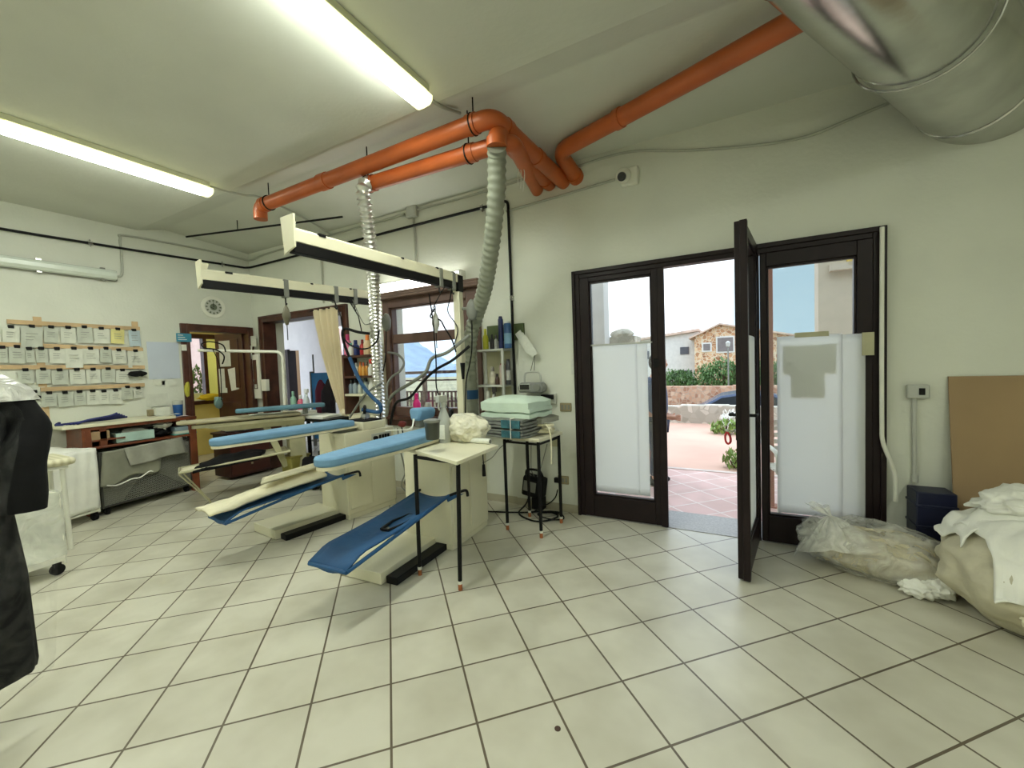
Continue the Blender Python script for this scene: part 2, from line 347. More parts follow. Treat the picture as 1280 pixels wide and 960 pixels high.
# dark wooden trims of the doorways
def trim(name, x0, x1, z1, y, fw=.095, d=.03, rev=.17):
    bm = NB(); bx(bm, x0, x0+fw, y-d, y+rev, 0, z1); bx(bm, x1-fw, x1, y-d, y+rev, 0, z1); bx(bm, x0+fw, x1-fw, y-d, y+rev, z1-fw, z1)
    bx(bm, x0-.0, x0+fw*.35, y-d-.012, y-d+.002, 0, z1); bx(bm, x1-fw*.35, x1, y-d-.012, y-d+.002, 0, z1); bx(bm, x0+fw*.35, x1-fw*.35, y-d-.012, y-d+.002, z1-fw*.35, z1)
    return bm
struct('trim_1', trim('', -6.25, -4.34, 2.30, YW), 'wood', bev=.004)
bm = NB()
for (a, b) in ((2.735,2.83),(3.59,3.668)): bx(bm, XL-.16, XL+.03, a, b, 0, 2.153); bx(bm, XL+.028, XL+.042, a+(.06 if a<3 else 0), b-(0 if a<3 else .045), 0, 2.153)
bx(bm, XL-.16, XL+.03, 2.83, 3.59, 2.06, 2.153); bx(bm, XL+.028, XL+.042, 2.83, 3.623, 2.12, 2.153)
struct('trim_2', bm, 'redwood' if False else 'wood', bev=.004)
# inner door leaf, hinged at the corner side and opened into the yellow room
d4 = thing('door_4', 'dark brown wooden door opened into the yellow side room', 'door', (XL-.10,3.585,0)); d4['kind'] = 'structure'
dv = Vector((-.66,-.05,0)); dR = rz(math.atan2(dv.y, dv.x)); dl = dv.length
bm = NB(); box(bm, dR@Vector((dl/2,0,1.05)), (dl,.04,2.09), dR); box(bm, dR@Vector((dl/2,.022,1.62)), (dl-.2,.012,.75), dR); box(bm, dR@Vector((dl/2,.022,.6)), (dl-.2,.012,.85), dR)
struct('leaf', bm, mat('dark_door_wood', (70,36,28), .4, var=.2, vs=6), parent=d4, bev=.004)
bm = NB(); cyl(bm, dR@Vector((dl-.06,.02,1.0)), dR@Vector((dl-.06,.07,1.0)), .01); cyl(bm, dR@Vector((dl-.06,.06,1.0)), dR@Vector((dl-.17,.06,1.0)), .009); struct('handle', bm, 'chrome', parent=d4)
# ---------------------------------------------------------------- window of the ironing corner
w1 = thing('window_1', 'brown framed window above the ironing tables', 'window'); w1['kind'] = 'structure'
bm = window_frame('', -3.70, -2.36, .88, 2.26, YW+.01, YW+.09, [('h',1.80)], .10, 'wood'); bx(bm, -3.72, -3.62, YW-.025, YW+.02, .86, 2.28); bx(bm, -2.50, -2.33, YW-.025, YW+.02, .86, 2.28); bx(bm, -3.62, -2.50, YW-.025, YW+.02, 2.17, 2.28)
bx(bm, -2.62, -2.46, YW+.02, YW+.08, .9, 2.2)
struct('frame', bm, mat('window_brown', (104,76,66), .45, var=.15, vs=6), parent=w1, bev=.005)
bm = NB(); bx(bm, -3.76, -2.30, YW-.09, YW+.2, .84, .885); bx(bm, -3.72, -2.33, YW-.03, YW-.0, .76, .84); struct('sill', bm, 'wood', parent=w1, bev=.005)
bm = NB(); bx(bm, -3.62, -2.46, YW+.05, YW+.055, .96, 2.18); struct('pane', bm, 'glass', parent=w1)
bm = NB(); bx(bm, -3.745, -2.30, YW-.10, YW+.02, 2.265, 2.345)
for i in range(3): bx(bm, -3.745, -2.30, YW-.107, YW-.09, 2.27+i*.026, 2.287+i*.026)
struct('roller_box', bm, mat('roller_box', (120,96,84), .5), parent=w1, bev=.004)
# ---------------------------------------------------------------- glazed entrance
door = thing('door_1', 'dark brown three-part glazed entrance frame with its closed left leaf', 'door'); door['kind'] = 'structure'
y0, y1 = YD-.03, YD+.06
bm = NB(); bx(bm, -1.29, -1.225, y0, y1, 0, 2.264); bx(bm, .845, .912, y0, y1, 0, 2.264); bx(bm, -1.225, .845, y0, y1, 2.20, 2.264)
bx(bm, -1.265, .885, y0-.014, y0+.002, 2.235, 2.27); bx(bm, -1.295, -1.265, y0-.014, y0+.002, 0, 2.27); bx(bm, .885, .917, y0-.014, y0+.002, 0, 2.27)
bx(bm, .115, .185, y0+.0, y1, 0, 2.2)
struct('frame', bm, 'dark', parent=door, bev=.004)
def leaf(bm, x0, x1, z0, z1, ya, yb, sl, sr, rb, rt):
    bx(bm, x0, x0+sl, ya, yb, z0, z1); bx(bm, x1-sr, x1, ya, yb, z0, z1); bx(bm, x0+sl, x1-sr, ya, yb, z1-rt, z1); bx(bm, x0+sl, x1-sr, ya, yb, z0, z0+rb)
    for (a,b,c,d) in ((x0+sl, x0+sl+.015, z0+rb, z1-rt),(x1-sr-.015, x1-sr, z0+rb, z1-rt),(x0+sl, x1-sr, z0+rb, z0+rb+.015),(x0+sl, x1-sr, z1-rt-.015, z1-rt)): bx(bm, a, b, ya+.012, yb-.012, c, d)
    return bm
bm = leaf(NB(), -1.222, -.50, .012, 2.197, y0-.008, y1-.03, .085, .095, .195, .04); bx(bm, -.545, -.49, y0-.03, y0+.0, .012, 2.197)
struct('leaf', bm, 'dark', parent=door, bev=.004)
bm = NB(); bx(bm, -1.14, -.593, YD, YD+.006, .2, 2.16); struct('pane', bm, 'glass', parent=door)
bm = NB(); bx(bm, -.585, -.515, y0-.03, y0-.006, 1.37, 1.44); struct('bolt', bm, 'black', parent=door, bev=.004)
d3 = thing('door_3', 'dark brown fixed right leaf of the glazed entrance', 'door'); d3['kind'] = 'structure'
bm = leaf(NB(), .19, .845, .012, 2.197, y0-.008, y1-.03, .04, .085, .20, .10); struct('leaf', bm, 'dark', parent=d3, bev=.004)
bm = NB(); bx(bm, .222, .768, YD, YD+.006, .2, 2.11); struct('pane', bm, 'glass', parent=d3)
# the middle leaf stands open into the room
hg = Vector((.145,YD-.035,0)); dv = Vector((.047,2.915,0))-hg; ln = dv.length
d2 = thing('door_2', 'dark brown glazed door leaf standing open into the room', 'door', hg, math.atan2(dv.y, dv.x)); d2['kind'] = 'structure'
bm = leaf(NB(), 0, ln, .015, 2.262, -.03, .03, .085, .085, .2, .075); bx(bm, ln-.03, ln+.014, .0, .042, .015, 2.262); struct('leaf', bm, 'dark', parent=d2, bev=.004)
bm = NB(); bx(bm, .07, ln-.07, -.003, .003, .2, 2.2); struct('pane', bm, 'glass', parent=d2)
for s in (1,-1):
    bm = NB(); bx(bm, ln-.07, ln-.035, min(s*.03,s*.038), max(s*.03,s*.038), .90, 1.12); cyl(bm, (ln-.05,s*.03,1.06), (ln-.05,s*.075,1.06), .010); tube(bm, [(ln-.05,s*.072,1.06),(ln-.09,s*.076,1.06),(ln-.165,s*.072,1.055)], .009); struct('handle', bm, 'black', parent=d2, smooth=True)
bm = NB(); cyl(bm, (ln-.05,-.03,.955), (ln-.05,-.05,.955), .012); struct('lock', bm, 'chrome', parent=d2, smooth=True)
# threshold
M['granite'] = mat('grey_granite', (170,168,164), .5, var=.15, vs=60)
bm = NB(); bx(bm, -1.27, .90, YD-.03, 4.06, -.1, .004); struct('trim_3', bm, 'granite')
# ================================================================ OUTSIDE
M['terr'] = tile_mat('terrace_tiles', (222,186,178), (214,178,170), (236,222,216), .30, (0.1,5.7), PI/4, .008, .55)
bm = NB(); bx(bm, -9, 9, 4.06, 5.72, -.2, -.012); bx(bm, -4.1, -1.27, 3.985, 4.06, -.2, -.012); bx(bm, .9, 9, 3.985, 4.06, -.2, -.012); struct('ground_terrace', bm, 'terr')
bm = NB(); bx(bm, -9, 9, 5.72, 5.80, -.2, -.005); struct('kerb_terrace', bm, mat('pale_kerb', (214,200,190), .7))
bm = NB(); bx(bm, -60, 60, 5.80, 10.4, -1.3, -.03); struct('ground_yard_front', bm, mat('red_earth_paving', (216,180,160), .85, var=.14, vs=.8, c2=(202,164,146)))
bm = NB(); bx(bm, -60, 60, 10.35, 17.95, -1.4, -1.06); struct('road', bm, mat('asphalt_road', (150,146,142), .85, var=.08, vs=2))
bm = NB(); bx(bm, -150, 150, 17.9, 120, -1.3, -.12); struct('ground_far', bm, mat('dry_ground', (170,164,130), .9, var=.15, vs=.3))
M['stone'] = stone_mat('rubble_stone', (150,104,74), (192,146,108), (214,186,150), 5.5, (206,190,164))
M['stonegrey'] = stone_mat('grey_stone', (150,146,132), (190,184,170), (210,202,188), 6, (170,164,150))
M['stonered'] = stone_mat('reddish_stone', (158,112,88), (196,150,120), (212,180,152), 7, (186,160,138))
def rough_wall(x0, x1, y0, y1, z0, z1, seed):
    bm = NB(); n = int((x1-x0)/.5)
    for i in range(n):
        a, b = x0+(x1-x0)*i/n, x0+(x1-x0)*(i+1)/n; h = z1+.05*noise.noise(Vector((i*.7,seed,0)))
        bx(bm, a, b, y0+.02*noise.noise(Vector((i,seed,3))), y1, z0, h)
    return bm
tag(obj('stone_wall', rough_wall(-2.6, 6, 10.15, 10.5, -1.1, .37, 1), 'stonegrey'), 'low grey stone wall at the near edge of the road', 'wall')
tag(obj('garden_wall', rough_wall(-9, 9, 17.7, 18.1, -1.1, .37, 2), 'stonered'), 'low reddish stone garden wall across the road, below the bushes', 'wall')
# stone house with a gable
hs = thing('stone_house', 'house with a brown rubble stone gable and a low tiled roof across the road', 'house', (-.9,26,-.12))
bm = NB(); pry(bm, [(-1.02,0),(6.6,0),(6.6,1.9),(.3,3.45),(-1.02,2.86)], 0, 9); obj('gable_wall', bm, 'stone', hs)
M['rooftile'] = mat('terracotta_roof', (210,184,166), .8, var=.15, vs=3); M['render'] = mat('white_render', (214,212,206), .85, var=.05)
bm = NB(); pry(bm, [(.3,3.45),(.3,3.54),(-1.3,2.83),(-1.3,2.74)], -.25, 9.2); pry(bm, [(.3,3.45),(6.9,1.82),(6.9,1.91),(.3,3.54)], -.25, 9.2); obj('roof', bm, 'rooftile', hs)
for (a, b, c, d) in ((.18,.95,1.95,2.72),(-.55,-.2,2.05,2.42)):
    bm = NB(); bx(bm, a-.08, b+.08, -.04, .06, c-.08, d+.08); f = obj('window', bm, 'render', hs)
    bm = NB(); bx(bm, a, b, -.06, -.03, c, d); obj('shutter', bm, mat('grey_shutter', (120,112,110), .6), f)
wb = thing('white_house', 'pale rendered house with a low tiled roof left of the stone gable', 'house', (-4.2,27.5,-.12))
bm = NB(); pry(bm, [(-2.6,0),(2.4,0),(2.4,3.25),(-2.6,2.75)], 0, 6); obj('wall', bm, 'render', wb)
bm = NB(); pry(bm, [(-2.9,2.72),(2.45,3.27),(2.45,3.42),(-2.9,2.87)], -.3, 6.2); obj('roof', bm, 'rooftile', wb)
for (a, b, c, d) in ((1.35,1.85,1.9,2.35),(1.45,1.95,.3,.9),(-1.2,-.5,1.7,2.2)):
    bm = NB(); bx(bm, a, b, -.05, .05, c, d); obj('window', bm, mat('dark_window', (84,86,92), .3), wb)
bm = NB(); bx(bm, -2.3, -1.9, 2, 2.4, 2.7, 3.15); bx(bm, -2.36, -1.84, 1.94, 2.46, 3.15, 3.2); obj('chimney', bm, 'render', wb)
def leaves(bm, c, s, n, sz, seed, fr=1.6):
    rd = random.Random(seed)
    for i in range(n):
        d = Vector((rd.gauss(0,1), rd.gauss(0,1), rd.gauss(0,1))).normalized(); k = (.55+.5*rd.random())*(1+.35*noise.noise(d*fr+Vector((seed,0,0))))
        p = Vector(c)+Vector((d.x*s[0]*k, d.y*s[1]*k, d.z*s[2]*k))
        q = Vector((rd.gauss(0,1), rd.gauss(0,1), rd.gauss(0,1)+.6)).normalized().to_track_quat('Z','X').to_matrix()
        l = sz*(.7+.6*rd.random()); vs = [bm.verts.new(p+q@Vector(v)) for v in ((-l,0,0),(0,-l*.38,.0),(l,0,0),(0,l*.38,0))]; bm.faces.new(vs)
    return bm
M['leaf'] = mat('green_leaves', (98,136,74), .6, var=.25, vs=1.5); M['leaf2'] = mat('light_green_leaves', (140,172,84), .6, var=.2, vs=3)
M['bark'] = mat('bark', (96,76,58), .9)
def shrub(name, c, s, n, sz, seed, label, m='leaf', group=None, stem=.05):
    t = thing(name, label, 'shrub', (c[0],c[1],c[2]), 0, group)
    obj('foliage', leaves(NB(), (0,0,s[2]*1.05), s, n, sz, seed), m, t)
    b = NB()
    for k in range(4): tube(b, [(0,0,0),(s[0]*.2*math.cos(k*1.6),s[1]*.2*math.sin(k*1.6),s[2]*.6),(s[0]*.5*math.cos(k*1.6),s[1]*.5*math.sin(k*1.6),s[2]*1.3)], stem, 6)
    obj('stem', b, 'bark', t, smooth=True); return t
shrub('oleander_bush', (-.35,20.4,-.12), (1.15,.8,.72), 2600, .085, 1, 'large rounded green bush in front of the stone gable', group='bushes behind the garden wall')
shrub('oleander_bush', (-2.25,21.2,-.12), (.85,.7,.55), 1800, .085, 2, 'smaller green bush left of the lamp post, below the white house', group='bushes behind the garden wall')
shrub('oleander_bush', (1.6,20.6,-.12), (1.1,.8,.66), 2000, .085, 5, 'green bush at the right end of the stone gable', group='bushes behind the garden wall')
shrub('leafy_weed', (-.12,8.9,-.05), (.32,.25,.14), 320, .05, 3, 'bright green low plant on the red ground near the stone wall', 'leaf2', stem=.012)
shrub('leafy_weed', (.02,6.1,-.05), (.16,.18,.12), 200, .04, 4, 'bright green low plant beside the terrace edge', 'leaf2', stem=.01)
M['petal'] = mat('white_petals', (236,236,230), .7, var=.03)
shrub('white_flowering_bush', (.05,9.6,-.05), (.34,.3,.19), 420, .05, 8, 'white flowering low bush by the grey stone wall', 'petal', stem=.012)
lp = thing('street_lamp', 'thin grey street lamp post before the stone house', 'lamp post', (-.15,19.4,-.12))
bm = NB(); cyl(bm, (0,0,0), (0,0,2.05), .035, .025, 10); obj('pole', bm, 'grey', lp, smooth=True)
bm = NB(); lathe(bm, [(.04,2.02),(.07,2.05),(.09,2.2),(.05,2.26),(.01,2.28)], seg=12); obj('lantern', bm, 'lgrey', lp, smooth=True)
# parked car on the road
car = thing('car', 'dark blue car parked along the road in front of the garden wall', 'car', (.75,15.4,-1.06)); carp = mat('dark_blue_car_paint', (64,78,104), .25, metal=.3)
out = [(-2.0,.3),(-2.04,.55),(-1.95,.86),(-1.72,.92),(-1.08,1.30),(-.6,1.38),(.35,1.36),(1.05,.94),(1.85,.82),(2.02,.6),(2.0,.3)]
bm = NB(); pry(bm, out, -.82, .82); obj('body', bm, carp, car, bev=.07)
bm = NB()
for s in (-1,1):
    pry(bm, [(-1.55,.93),(-1.05,1.24),(-.55,1.31),(-.5,.93)], s*.82-.012, s*.82+.012); pry(bm, [(-.42,.93),(-.42,1.31),(.3,1.30),(.85,.95)], s*.82-.012, s*.82+.012)
obj('side_window', bm, mat('car_glass', (40,46,52), .1), car)
for sx in (-1.25,1.3):
    for sy in (-.76,.76):
        bm = NB(); cyl(bm, (sx,sy-.1,.31), (sx,sy+.1,.31), .31, seg=24); wv = obj('wheel', bm, 'rubber', car, smooth=True)
        bm = NB(); cyl(bm, (sx,sy-.11,.31), (sx,sy+.11,.31), .19, seg=16); obj('hubcap', bm, 'chrome', wv, smooth=True)
for sy in (-.6,.6):
    bm = NB(); box(bm, (2.0,sy,.66), (.08,.3,.12)); obj('headlight', bm, 'lgrey', car, bev=.02)
# porch pillar left, with two stone blocks stacked in front of it
bm = NB(); bx(bm, -1.75, -1.50, 5.45, 5.7, -.1, 2.9); bx(bm, -1.79, -1.46, 5.41, 5.74, -.1, .1)
tag(obj('porch_pillar', bm, 'render', bev=.01), 'white porch pillar outside the left leaf of the entrance', 'pillar')
bm = NB(); bx(bm, -1.56, -1.2, 5.74, 6.08, -.1, 1.72); bx(bm, -1.6, -1.16, 5.70, 6.12, 1.68, 1.78); blob(bm, (-1.38,5.9,1.82), (.17,.15,.08), 2, .2)
tag(obj('gate_post', bm, 'stonegrey'), 'square stone gate post with a capped top beside the white pillar', 'post')
# pillar and wing of the building on the right, outside the fixed leaf
M['redcol'] = mat('red_brown_render', (168,112,98), .8, var=.08); M['beige'] = mat('beige_render', (196,186,166), .85, var=.05)
bm = NB(); bx(bm, .27, .34, 4.55, 4.62, -.05, 2.9); bx(bm, .24, .37, 4.52, 4.65, -.05, .0); tag(obj('porch_post', bm, 'redcol', bev=.006), 'thin reddish porch post just outside the fixed right leaf', 'post')
bm = NB(); bx(bm, .90, 2.0, 6.0, 6.25, -.1, 3.4); bx(bm, 1.0, 2.2, 5.9, 6.0, 2.38, 2.46); bx(bm, .90, 2.02, 5.96, 6.03, 3.2, 3.4)
struct('wall_outside_wing', bm, 'beige')
bm = NB(); bx(bm, 1.16, 1.5, 5.9, 5.99, 2.42, 2.68); bx(bm, 1.2, 1.46, 5.88, 5.9, 2.45, 2.65); tag(obj('wall_sign', bm, mat('yellow_box', (232,204,96), .6)), 'small yellow box high on the beige wall outside', 'sign')
bm = NB(); bx(bm, -9, 9, 3.99, 4.35, 3.0, 3.15); struct('roof_porch', bm, 'render')
# terracotta planter
pl = thing('planter', 'terracotta planter box on the terrace behind the left leaf', 'planter', (-1.02,5.55,-.012))
bm = NB(); prism(bm, [(-1,-1),(1,-1),(1,1),(-1,1)], lambda p: Vector((p[0]*.17,p[1]*.11,0)), lambda p: Vector((p[0]*.21,p[1]*.14,.26))); bx(bm, -.225, .225, -.155, .155, .24, .28)
obj('box', bm, mat('terracotta', (176,102,78), .8), pl, bev=.006); obj('plant', leaves(NB(), (0,0,.36), (.2,.14,.12), 160, .05, 11), 'leaf', pl)
# white slatted garden chair
ch = thing('garden_chair', 'white plastic slatted garden chair outside the fixed right leaf', 'chair', (.50,4.42,-.012), .25)
for sx in (-1,1):
    bm = NB(); tube(bm, [(sx*.21,-.2,0),(sx*.2,-.19,.42)], .018, 8); obj('leg', bm, 'white', ch, smooth=True)
    bm = NB(); tube(bm, spline([(sx*.21,.24,0),(sx*.2,.2,.42),(sx*.2,.26,.84)]), .018, 8); obj('leg', bm, 'white', ch, smooth=True)
    bm = NB(); tube(bm, spline([(sx*.22,-.2,.42),(sx*.23,-.2,.6),(sx*.23,.2,.63)]), .018, 8); obj('armrest', bm, 'white', ch, smooth=True)
bm = NB()
for k in range(6): bx(bm, -.21, .21, -.2+k*.068, -.15+k*.068, .41, .43)
obj('seat', bm, 'white', ch)
bm = NB()
for k in range(6): box(bm, (0,.215+k*.008,.5+k*.062), (.40,.014,.04))
obj('backrest', bm, 'white', ch)
# railing and hills seen through the window
rl = thing('balcony_railing', 'dark brown metal railing with a small lattice outside the window', 'railing', (-3.6,4.5,0)); M['rail'] = mat('brown_railing', (92,58,52), .5)
bm = NB(); bx(bm, -1.6, 1.5, -.025, .025, 1.36, 1.40); bx(bm, -1.6, 1.5, -.015, .015, 1.26, 1.28); bx(bm, -1.6, 1.5, -.015, .015, 1.10, 1.12); bx(bm, -1.6, 1.5, -.015, .015, .72, .74); bx(bm, -1.6, 1.5, -.015, .015, .84, .86); bx(bm, -1.6, 1.5, -.015, .015, .97, .99); obj('rails', bm, 'rail', rl)
for k in range(3):
    bm = NB(); bx(bm, -1.6+k*1.35, -1.55+k*1.35, -.025, .025, 0, 1.40); obj('post', bm, 'rail', rl)
bm = NB()
for k in range(46): bx(bm, -1.558+k*.066, -1.534+k*.066, -.008, .008, .72, 1.11)
obj('lattice', bm, 'rail', rl)
bm = NB(); bx(bm, -2.38, -2.24, 4.12, 4.26, -.05, 2.9); tag(obj('terrace_post', bm, 'pinkwall', bev=.005), 'pinkish post outside the right edge of the window', 'post')
bm = NB()
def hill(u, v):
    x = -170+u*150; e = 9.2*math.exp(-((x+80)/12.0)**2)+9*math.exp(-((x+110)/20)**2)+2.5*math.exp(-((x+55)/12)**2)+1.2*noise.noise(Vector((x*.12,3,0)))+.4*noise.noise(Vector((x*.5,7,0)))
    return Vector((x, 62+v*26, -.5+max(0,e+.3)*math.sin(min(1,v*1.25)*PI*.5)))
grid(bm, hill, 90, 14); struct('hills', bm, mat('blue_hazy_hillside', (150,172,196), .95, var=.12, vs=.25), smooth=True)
# keys in the lock of the open leaf
ky = thing('key_ring', 'bunch of keys with a red strap hanging in the lock of the open door leaf', 'keys', hg+rz(math.atan2(dv.y,dv.x))@Vector((ln-.05,-.05,.955)))
bm = NB(); tube(bm, [(0,0,0),(-.03,0,0)], .004, 8); lathe(bm, [(.012,-.002),(.012,.002)], (-.04,0,0), 12, Matrix.Rotation(PI/2,3,'X')); obj('key', bm, 'chrome', ky)
bm = NB(); tube(bm, spline([(-.04,0,-.005),(-.05,.0,-.035),(-.047,.005,-.07),(-.034,.005,-.085),(-.02,0,-.07),(-.022,0,-.035),(-.037,0,-.008)]), .007, 6); obj('strap', bm, mat('red_strap', (178,40,48), .6), ky, smooth=True)
# ================================================================ CEILING: lamps, pipes, duct
M['tube_on'] = mat('lit_lamp_cover', (255,255,240), .4, emit=LAMP_COL, es=LAMP)
M['tube_wall'] = mat('lit_wall_lamp_cover', (255,255,250), .4, emit=(1,1,.93), es=6)
M['lampbody'] = mat('lamp_housing', (206,208,176), .45, var=.03)
M['amber'] = mat('yellowed_lamp_cover', (232,232,160), .35, emit=(1,1,.55), es=.9)
def ceiling_lamp(x, y0, y1, label):
    t = thing('fluorescent_lamp', label, 'ceiling lamp', (x,(y0+y1)/2,3.27), 0, 'fluorescent lamps under the ceiling'); L = (y1-y0)/2
    bm = NB(); bx(bm, -.075, .075, -L, L, -.045, .002); obj('housing', bm, 'lampbody', t, bev=.008)
    bm = NB(); pry(bm, [(-.07,-.045),(.03,-.045),(.028,-.09),(.005,-.105),(-.045,-.105),(-.068,-.085)], -L+.03, L-.03); obj('lit_cover', bm, 'tube_on', t)
    bm = NB(); pry(bm, [(.031,-.045),(.074,-.045),(.07,-.075),(.05,-.098),(.03,-.1)], -L+.03, L-.03); obj('cover_edge', bm, 'amber', t)
    for s in (-1,1):
        bm = NB(); pry(bm, [(-.074,-.046),(.076,-.046),(.072,-.08),(.05,-.103),(0,-.11),(-.05,-.108),(-.072,-.085)], s*L-.03, s*L+.03); obj('end_cap', bm, 'amber', t, bev=.008)
    for k in range(3):
        bm = NB(); bx(bm, -.084, -.072, -L*.7+k*L*.7-.012, -L*.7+k*L*.7+.012, -.06, -.03); obj('clip', bm, 'chrome', t)
    ld = bpy.data.lights.new('lamp_light', 'AREA'); ld.shape = 'RECTANGLE'; ld.size = .12; ld.size_y = 2*L-.08; ld.energy = LAMP_W; ld.color = LAMP_COL
    lo = bpy.data.objects.new('lamp_light', ld); COL.objects.link(lo); lo.parent = t; lo.location = (0,0,-.118)      # shines straight down
    return t
lamp = ceiling_lamp(-1.79, .92, 2.20, 'lit fluorescent ceiling lamp nearest the orange elbow, yellowed along one edge')
dup(lamp, (-4.42,1.53,3.27), 0, 'lit fluorescent ceiling lamp on the side of the wall with the paper slips')
dup(lamp, (-1.79,-1.6,3.27), 0, 'added lit fluorescent ceiling lamp, unseen behind the viewer, in line with the orange elbow')  # added out of view to brighten the whole room
dup(lamp, (.85,-1.6,3.27), 0, 'added lit fluorescent ceiling lamp, unseen behind the viewer, towards the cardboard')  # another added lamp, unseen, for more light from the rear
dup(lamp, (2.3,-.1,3.27), 0, 'added lit fluorescent ceiling lamp out of view to the right, beyond the laundry sack')  # added off to the side to lift the dim right part
t = thing('ceiling_lamp', 'added round lamp, unseen on the ceiling, lighting the yellow side room', 'ceiling lamp', (-7.55,2.45,2.9))  # added lamp, hidden from view, brightens the yellow walls
bm = NB(); lathe(bm, [(.16,-.0),(.16,-.03)], seg=24); obj('base', bm, 'white', t, smooth=True)
bm = NB(); lathe(bm, [(.15,-.03),(.14,-.06),(.08,-.085),(.01,-.09)], seg=24); obj('added_globe', bm, mat('added_globe', (255,255,245), .4, emit=(1,.98,.88), es=40), t, smooth=True)
dup(lamp, (-4.42,-1.6,3.27), 0, 'added lit fluorescent ceiling lamp, unseen behind the viewer, towards the paper slips')  # unseen lamp added for extra brightness on the left
# wall lamp over the window (lit) and the unlit one on the left wall
t = thing('wall_lamp', 'lit white fluorescent lamp on the wall just above the window', 'wall lamp', (-3.13,YW,2.40))
bm = NB(); bx(bm, -.63, .63, -.05, 0, -.06, .06); obj('housing', bm, 'white', t, bev=.01)
bm = NB(); prx(bm, [(-.05,-.058),(-.05,.058),(-.085,.045),(-.1,0),(-.085,-.045)], -.60, .60); obj('lit_cover', bm, 'tube_wall', t)
for s in (-1,1):
    bm = NB(); bx(bm, s*.615-.02, s*.615+.02, -.1, -.0, -.062, .062); obj('end_cap', bm, 'white', t, bev=.02)
t = thing('wall_lamp', 'unlit clear-covered fluorescent lamp high on the left wall above the paper slips', 'wall lamp', (XL,1.50,2.66))
bm = NB(); bx(bm, 0, .05, -.63, .63, -.062, .062); obj('housing', bm, 'grey', t, bev=.012)
M['clearcov'] = mat('clear_lamp_cover', (214,222,212), .18, var=.03)
bm = NB(); pry(bm, [(.05,-.058),(.05,.058),(.085,.05),(.105,.02),(.105,-.02),(.085,-.05)], -.61, .61); obj('clear_cover', bm, 'clearcov', t)
for k in range(6):
    yy = -.5+(k//2)*.5; zz = .066 if k%2 else -.066
    bm = NB(); bx(bm, .03, .06, yy-.02, yy+.02, zz-.008, zz+.008); obj('clip', bm, 'chrome', t)
# ---- orange pipes
def pipe(name, pts, r, label, m='orange', joints=(), cat='pipe', group=None, open_end=False):
    t = thing(name, label, cat, pts[0], 0, group); o = Vector(pts[0]); P = [Vector(p)-o for p in pts]
    bm = NB(); tube(bm, P, r, 20); obj('tube', bm, m, t, smooth=True, ang=50)
    for a, b in joints:
        bm = NB(); cyl(bm, Vector(a)-o, Vector(b)-o, r*1.12); obj('collar', bm, m, t, smooth=True)
    return t
def elbow(a, b, c, r, n=7):
    """points of a path a-b-c with the corner b rounded over the radius r"""
    a, b, c = Vector(a), Vector(b), Vector(c); d0 = (a-b).normalized(); d1 = (c-b).normalized()
    return [(b+d0*r)*(1-t)**2+2*t*(1-t)*b+(b+d1*r)*t**2 for t in [i/n for i in range(n+1)]]
PR = .063
e0 = at(325,258, z=3.13); e1 = at(616,146, z=3.13); e2 = at(708,231, y=YD+.06)
p0 = Vector((e0.x, e0.y, 3.13)); p1 = Vector((e1.x, e1.y, 3.13)); p2 = e2
dn = (p1-p0).normalized()
path = elbow(p0+Vector((0,0,-.14)), p0, p1, .07)
path = [p0+Vector((0,0,-.13))]+path+elbow(p0, p1, p2, .10)+[p2]
op = pipe('drain_pipe', path, PR, 'long orange pipe with a down-turned open end, elbowing into the door wall', joints=[(p0+dn*.05,p0+dn*.11),(p0+dn*.95,p0+dn*1.05),(p1-dn*.20,p1-dn*.13),(p1+(p2-p1).normalized()*.14,p1+(p2-p1).normalized()*.2),(p1+(p2-p1)*.5,p1+(p2-p1)*.56)], group='orange pipes entering the wall above the entrance')
# lower pipe with the foil hose on its left end
f0 = at(459,231, z=3.02); f1 = at(640,176, z=3.02); f2 = at(673,240, y=YD+.06)
pipe('drain_pipe', [f0]+elbow(f0, f1, f2, .10)+[f2], PR*.95, 'lower orange pipe that carries the foil hose at its left end', joints=[(f0, f0+(f1-f0)*.06),(f0+(f1-f0)*.72,f0+(f1-f0)*.78)], group='orange pipes entering the wall above the entrance')
g1 = at(620,164, z=3.06); g2 = at(690,233, y=YD+.06)
gd = (g2-g1).normalized()
pipe('drain_pipe', elbow(g1+Vector((0,0,-.16)), g1, g2, .09)+[g2], PR, 'short orange pipe that carries the grey flexible hose', joints=[(g1+Vector((0,0,-.11)),g1+Vector((0,0,-.05))),(g2-gd*.2,g2-gd*.14)], group='orange pipes entering the wall above the entrance')
h2 = at(724,227, y=YD+.06); h1 = at(698,190, y=3.36); h0 = at(1010,18, z=3.18)
pipe('drain_pipe', [h2]+elbow(h2, h1, h0, .11)+[h0], PR*1.02, 'orange pipe running from the wall up to the big metal duct', joints=[(h2+(h1-h2)*.1,h2+(h1-h2)*.25),(h1+(h0-h1)*.33,h1+(h0-h1)*.36)], group='orange pipes entering the wall above the entrance')
